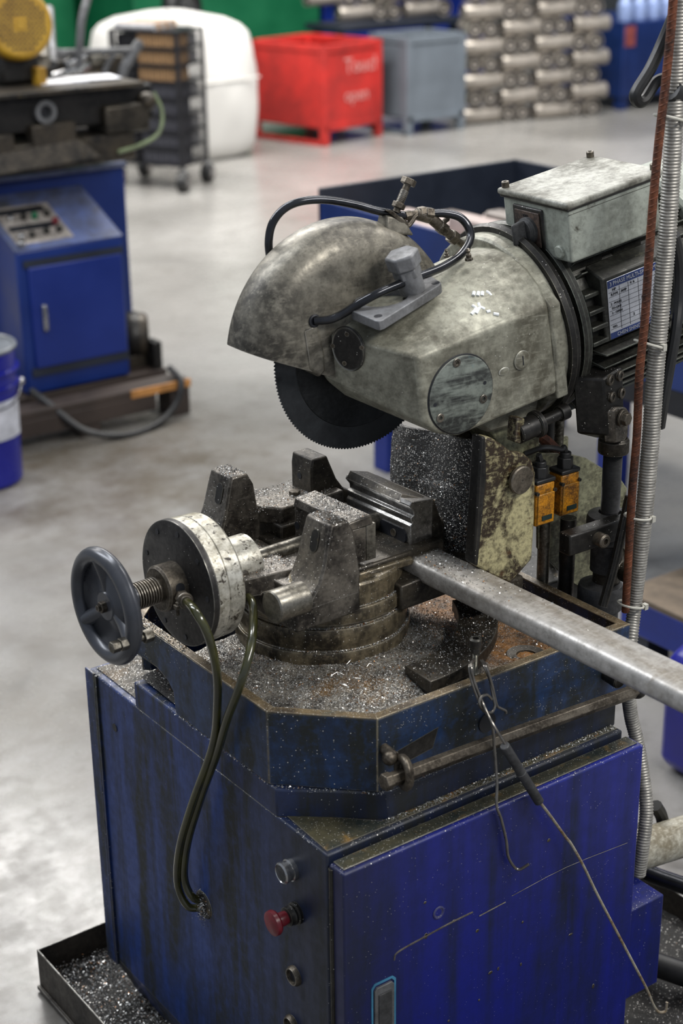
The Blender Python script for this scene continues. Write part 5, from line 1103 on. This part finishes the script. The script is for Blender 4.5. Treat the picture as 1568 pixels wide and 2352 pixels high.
# trolley of parts
tr_ = thing('parts_trolley', 'black wire-sided shelf trolley on castors loaded with parts, before the white bag', 'trolley', (4.1, 7.75, 0))
tc0 = Vector((4.07, 7.22, 0)); tu = Vector((.83, .55, 0)).normalized()*.36; tv = Vector((-.40, .92, 0)).normalized()*.50
BKP = plain('black_rack_paint', srgb(34, 34, 38), .4, .2)
for a in (0, 1):
    for b in (0, 1):
        p = tc0+tu*a+tv*b; M().cyl((p.x, p.y, .13), (p.x, p.y, .96), .014, n=10).build('trolley_post', BKP, tr_)
        wh = M().cyl((p.x-.02, p.y+.025, .06), (p.x+.02, p.y-.025, .06), .06, n=24, bev=.008).build('castor_wheel', RUBBER, tr_); M().box((p.x-.022, p.y-.022, .06), (p.x+.022, p.y+.022, .14)).build('castor_fork', CHROME, tr_); M().cyl((p.x-.022, p.y+.028, .06), (p.x+.022, p.y-.028, .06), .03, n=16).build('castor_hub', CHROME, tr_)
for k in range(9):
    z = .15+k*.10; q = [tc0, tc0+tu, tc0+tu+tv, tc0+tv]; M().solid([(v.x, v.y, z) for v in q], [(v.x, v.y, z+.012) for v in q]).build('trolley_shelf', BKP, tr_)
for k in range(11):
    for s2, e in ((tc0, tv), (tc0, tu), (tc0+tv, tu)):
        p = s2+e*((k+.5)/11); M().cyl((p.x, p.y, .15), (p.x, p.y, .95), .004, n=6).build('side_wire', BKP, tr_)
TAN = plain('tan_cardboard', srgb(168, 132, 92), .7); LGT = plain('pale_metal_part', srgb(180, 180, 182), .35, .3); GRY = plain('grey_part', srgb(84, 84, 92), .4, .3)
def tb_(u0, u1, v0, v1, z0, z1, nm, mt, lab, cat, grp=None):
    q = [tc0+tu*u0+tv*v0, tc0+tu*u1+tv*v0, tc0+tu*u1+tv*v1, tc0+tu*u0+tv*v1]; single(M().solid([(v.x, v.y, z0) for v in q], [(v.x, v.y, z1) for v in q]), nm, mt, lab, cat, (q[0].x, q[0].y, z0), grp, bev=.006)
for k in range(8):
    z = .163+k*.10; mt = TAN if k in (5, 6, 7) else GRY
    tb_(.06, .55, .04, .62, z, z+.078, 'parts_box', mt, '%s box of parts on the %s shelf up of the trolley, left side' % ('tan' if mt is TAN else 'grey', ORD[k]), 'box', 'tan boxes on the trolley' if mt is TAN else 'grey boxes on the trolley')
    if k in (1, 2, 4, 6, 7): tb_(.62, .93, .05, .45, z, z+.07, 'metal_part', LGT, 'pale metal part on the right end of the %s shelf up of the trolley' % ORD[k], 'metal part', 'pale parts on the trolley')
    tb_(.10, .9, .68, .96, z, z+.07, 'dark_crate', BKP, 'black crate at the back of the %s trolley shelf up' % ORD[k], 'crate', 'black crates on the trolley')
    if k in (): 
        p = tc0+tu*.3+tv*.8; single(M().cyl((p.x, p.y, z), (p.x+tu.x*.4, p.y+tu.y*.4, z), .03), 'metal_roll', LGT, 'short pale metal roll at the back of the %s trolley shelf up' % ORD[k], 'metal part', (p.x, p.y, z-.03), 'short rolls on the trolley')
for k in range(6):
    p = tc0+tu*(.1+.15*k)+tv*.35; single(M().cyl((p.x, p.y, .98), (p.x+tv.x*.6, p.y+tv.y*.6, .98), .024, n=16), 'metal_ring_stack', TAN if k % 2 else LGT, '%s roll across the trolley top, %s from the front corner' % ('tan' if k % 2 else 'pale', ORD[k]), 'roll', (p.x, p.y, .96), 'tan rolls on the trolley top' if k % 2 else 'pale rolls on the trolley top')
# ================================================================== BACKGROUND LEFT : second machine
CB = plain('console_blue', srgb(14, 42, 108), .35, 0, .15, 4); GRM = worn('greasy_machine_iron', srgb(74, 66, 54), srgb(24, 22, 20), srgb(130, 112, 76), sc=7, rough=.36, metal=.3, tlo=.6, thi=.7, tsc=6)
bs = thing('blue_machine_tool', 'blurred blue machine tool with yellow motor and sloping control console, at left', 'machine tool', (1.5, 3.9, .14))
ct = M().prism([(3.62, .14), (3.62, .66), (3.93, .80), (3.93, .14)], 'x', 1.272, 1.690).build('console', CB, bs, .008)
M().box((1.31, 3.606, .235), (1.675, 3.622, .60)).build('console_door', plain('door_blue', srgb(16, 40, 114), .35, 0, .1, 4), bs, .004)
M().box((1.295, 3.612, .60), (1.685, 3.622, .625)).build('door_gap', BD, bs); M().box((1.295, 3.612, .205), (1.685, 3.622, .235)).build('door_gap', BD, bs)
M().box((1.345, 3.590, .37), (1.362, 3.608, .465)).build('door_latch', CHROME, bs, .004)
sl_ = Vector((0, .31, .14)).normalized(); nz = Vector((0, -.14, .31)).normalized()
def con(u, v, h): b = Vector((1.272+u, 3.62, .66))+sl_*v+nz*h; return b
def cbox(u0, u1, v0, v1, h0, h1, nm, mt, par=bs, bev=0): return M().solid([con(u0, v0, h0), con(u1, v0, h0), con(u1, v1, h0), con(u0, v1, h0)], [con(u0, v0, h1), con(u1, v0, h1), con(u1, v1, h1), con(u0, v1, h1)]).build(nm, mt, par, bev)
cbox(-.002, .420, 0, .335, -.002, .003, 'console_top', worn('worn_console_top', srgb(90, 104, 150), srgb(72, 72, 74), sc=5, rough=.34, fine=.3), bs)
cpn = cbox(.02, .24, .03, .25, .003, .010, 'button_panel', plain('panel_pale', srgb(168, 160, 152), .3, .4), bs, .004)
cbox(.03, .21, .10, .13, .010, .0115, 'dark_strip', INK, cpn); cbox(.03, .21, .20, .23, .010, .0115, 'dark_strip', INK, cpn)
for k, (u, v, mt) in enumerate(((.05, .06, CHROME), (.09, .06, BLK), (.15, .07, BLK), (.20, .07, BLK), (.06, .17, CHROME), (.11, .17, BLK), (.15, .165, GRN), (.20, .17, BLK), (.21, .12, RED), (.03, .02, CHROME))):
    M().cyl(con(u, v, .010), con(u, v, .028), .012, n=16, bev=.002).build('push_button', mt, cpn)
M().box((1.20, 3.93, .14), (1.885, 4.5, .845)).build('machine_base', CB, bs, .01)
M().box((1.20, 3.92, .845), (1.89, 4.5, .862)).build('base_top', plain('oily_pale_top', srgb(120, 126, 150), .2, .3), bs)
M().box((1.0, 3.75, .90), (1.84, 4.4, 1.0)).hull([(1.0, 3.72, .90), (1.70, 3.72, .93), (1.75, 4.3, .90), (1.0, 4.3, .88)]+[(1.0, 3.74, .96), (1.62, 3.74, 1.0), (1.72, 4.3, 1.0), (1.0, 4.3, 1.0)]).build('saw_bed', GRM, bs, .01)
M().box((1.0, 3.78, 1.03), (1.94, 3.98, 1.16)).build('saw_beam', BLK, bs, .01); M().box((1.0, 3.70, 1.165), (1.86, 4.05, 1.18)).build('beam_plate', GRM, bs, .002)
M().lathe([(.022, .0), (.024, -.02), (.040, -.02), (.042, 0)], (1.496, 3.775, 1.10), (0, 1, 0), 32).build('bearing_ring', GREYB, bs); M().cyl((1.496, 3.774, 1.10), (1.496, 3.79, 1.10), .024, n=28).build('bore', INK, bs)
M().box((1.43, 3.74, .98), (1.60, 3.80, 1.06)).box((1.28, 3.74, .97), (1.36, 3.82, 1.04)).build('guide_block', GRM, bs, .006)
M().box((1.72, 3.74, 1.0), (1.90, 3.9, 1.10)).build('guide_arm', CASTD, bs, .01); M().sphere((1.90, 3.76, 1.10), .035, 16).build('hose_joint', GRM, bs)
M().tube([(1.93, 3.76, 1.13), (1.95, 3.74, 1.06), (1.92, 3.72, .99), (1.84, 3.72, .955), (1.75, 3.72, .94)], .008, 8, 8).build('green_hose', plain('faded_green_hose', srgb(112, 124, 90), .4), bs)
ym = M().lathe([(0, -.012), (.108, -.012), (.120, .0), (.125, .05), (.125, .22), (.118, .26), (0, .26)], (1.470, 3.86, 1.39), (.12, 1, -.1), 48).build('yellow_motor', worn('yellow_motor_paint', srgb(190, 148, 36), srgb(150, 112, 30), sc=8, rough=.4, fine=.3), bs, .004)
gm = M(); MA = Vector((.12, 1, -.1)).normalized(); ma, mb, _ = basis(MA); mc = Vector((1.470, 3.86, 1.39))-MA*.0135; k = 0
for i in range(-5, 6):
    for j in range(-5, 6):
        q = (i*i+j*j)**.5
        if 1.6 < q < 5.6:
            p = mc+ma*i*.0165+mb*j*.0165; gm.cyl(p, p+MA*.002, .0056, n=8)
grd = gm.build('grille_holes', INK, ym)
M().cyl(mc-MA*.004, mc+MA*.004, .018, n=20).build('motor_badge', ym.data.materials[0], ym)
M().box((1.40, 3.9, 1.18), (1.56, 4.2, 1.30)).build('gear_housing', BLK, bs, .02); M().box((1.52, 3.85, 1.175), (1.555, 3.9, 1.24)).build('yellow_foot', ym.data.materials[0], bs, .004)
for x, y, z, c in ((1.72, 3.82, 1.185, 0), (1.60, 3.84, 1.181, 1)):
    single(M().solid([(x-.07, y, z), (x+.10, y-.03, z), (x+.12, y+.10, z), (x-.06, y+.13, z)], [(x-.07, y, z+.003), (x+.10, y-.03, z+.004), (x+.12, y+.10, z+.004), (x-.06, y+.13, z+.003)]), 'paper_sheet', plain('white_paper', srgb(225, 226, 230), .6), ('white paper sheet on the left machine, nearer its end' if c == 0 else 'white paper sheet on the left machine, close to the yellow motor'), 'paper', (x, y, z), None)
for k, (a, b, r_) in enumerate((((1.58, 4.2, 1.30), (1.95, 4.5, 1.20), .022), ((1.66, 4.1, 1.22), (1.86, 4.45, 1.25), .018), ((1.80, 4.3, 1.19), (2.0, 4.7, 1.36), .020), ((1.62, 4.0, 1.24), (1.72, 4.2, 1.30), .026), ((1.90, 4.2, 1.19), (1.76, 4.0, 1.19), .012))):
    M().cyl(a, b, r_, n=16, bev=.002).build('pipe_arm', (GREYB, CHROME, GREYB, STEEL, CHROME)[k], bs)
M().tube([(2.02, 4.5, 1.2), (2.05, 4.5, 1.35), (2.18, 4.6, 1.52), (2.22, 4.6, 1.7)], .016, 10, 6).build('bent_conduit', GREYB, bs)
M().cyl((2.02, 4.5, .86), (2.02, 4.5, 1.2), .014, n=12).build('conduit_post', GREYB, bs)
def LP(x, y, v=4.6): return Vector(P(x, y, 'y', v))
for a, b, r_, mt in (((140, 122), (300, 116), .016, GREYB), ((322, 96), (286, 152), .022, GREYB), ((286, 150), (272, 196), .022, GREYB), ((150, 150), (196, 128), .018, CHROME), ((118, 176), (188, 156), .015, CHROME), ((205, 138), (232, 134), .024, STEEL), ((236, 168), (262, 120), .012, GREYB)):
    M().cyl(LP(*a), LP(*b), r_, n=16, bev=.003).build('spindle_arm', mt, bs)
q = LP(272, 196); M().cyl((q.x, q.y+.02, .86), (q.x, q.y+.02, q.z+.01), .02, n=14).build('arm_post', GREYB, bs)
q = LP(240, 120); M().box((q.x-.42, q.y+.01, q.z-.20), (q.x+.10, q.y+.12, q.z-.02)).build('spindle_housing', GRM, bs, .01)
M().box((q.x-.30, q.y+.03, .86), (q.x-.20, q.y+.10, q.z-.2)).build('arm_post', GRM, bs, .004)
# its pallet, pump and cable
WD = plain('dark_oily_wood', srgb(58, 48, 42), .6, 0, .25, 6)
pl = thing('wooden_pallet', 'dark oil-soaked wooden pallet under the left blue machine', 'pallet', (1.5, 4.0, 0))
M().box((1.0, 3.46, .105), (1.845, 3.56, .135)).box((1.0, 3.62, .105), (1.845, 3.72, .135)).box((1.0, 3.8, .105), (1.845, 3.9, .135)).box((1.0, 3.99, .105), (1.845, 4.09, .135)).box((1.0, 4.16, .105), (1.845, 4.26, .135)).box((1.0, 4.34, .105), (1.845, 4.5, .135)).build('deck_boards', WD, pl, .003)
for x in (1.0, 1.39, 1.765):
    M().box((x, 3.46, .085), (x+.08, 4.5, .105)).build('stringer_board', WD, pl, .002)
    for y in (3.46, 3.94, 4.4): M().box((x, y, 0), (x+.08, y+.10, .085)).build('pallet_block', WD, pl, .003)
M().box((1.0, 3.455, .045), (1.70, 3.475, .105)).build('front_fascia', WD, pl, .002)
M().box((1.60, 3.452, .106), (1.848, 3.462, .134)).build('bare_edge', plain('fresh_split_wood', srgb(186, 130, 70), .6), pl)
pm = thing('coolant_pump', 'dark greasy round pump on the pallet beside the left console', 'pump', (1.80, 3.80, .135))
M().cyl((1.72, 3.80, .24), (1.84, 3.74, .24), .085, n=32, bev=.012).build('pump_body', GRM, pm); M().lathe([(.088, .05), (.092, .06), (.092, .09), (.088, .10)], (1.72, 3.80, .24), (.12, -.06, 0), 32).build('pump_rib', BLK, pm); M().box((1.72, 3.70, .135), (1.83, 3.86, .18)).build('pump_foot', GRM, pm, .004)
M().box((1.80, 3.63, .135), (1.835, 3.70, .24)).build('pump_bracket', BLK, pm, .004)
single(M().box((1.755, 3.96, .135), (1.765, 4.02, .46), Matrix.Rotation(.12, 3, 'Y')), 'rusty_angle_bar', REBARM, 'rusty flat bar standing just behind the left console', 'bar', (1.76, 3.99, .135))
single(M().tube([(1.27, 3.58, .17), (1.29, 3.50, .14), (1.37, 3.40, .05), (1.50, 3.36, .012), (1.64, 3.38, .012), (1.75, 3.42, .05), (1.80, 3.44, .13), (1.80, 3.52, .17)], .013, 10, 8), 'power_cable', RUBBER, 'black cable looping over the floor in front of the left pallet', 'cable', (1.5, 3.36, 0))
# bucket
bk = thing('blue_bucket', 'bright blue plastic bucket with a white label, cut by the left edge', 'bucket', (.90, 3.22, 0))
BKT = plain('bucket_blue', srgb(20, 26, 128), .25, 0, .12, 6)
M().lathe([(0, .002), (.125, .002), (.132, .012), (.142, .46), (.139, .46), (.129, .02), (0, .02)], (.93, 3.28, 0), (0, 0, 1), 56).build('bucket_body', BKT, bk)
M().torus((.93, 3.28, .462), (0, 0, 1), .142, .008, 56, 10).build('bucket_rim', plain('grimy_rim', srgb(110, 114, 118), .35), bk)
M().lathe([(.140, .385), (.152, .388), (.152, .394), (.141, .398)], (.93, 3.28, 0), (0, 0, 1), 56).build('bucket_collar', BKT, bk); M().lathe([(.140, .335), (.148, .337), (.148, .342), (.140, .345)], (.93, 3.28, 0), (0, 0, 1), 56).build('bucket_collar', BKT, bk)
M().lathe([(.1395, .17), (.1420, .30), (.1425, .30), (.1400, .17)], (.93, 3.28, 0), (0, 0, 1), 24, math.radians(-150), math.radians(-38), u=(1, 0, 0)).build('white_label', plain('dirty_white_label', srgb(190, 192, 200), .5), bk)
M().tube([(.93+.15*math.cos(a), 3.28+.15*math.sin(a), .335-.055*math.sin((a+2.6)/2.3*math.pi)) for a in [-2.6+2.3*i/10 for i in range(11)]], .0035, 6, 4).build('bucket_handle', CHROME, bk)
M().sphere((.93+.152*math.cos(-.35), 3.28+.152*math.sin(-.35), .33), .014, 10).build('handle_boss', CHROME, bk)
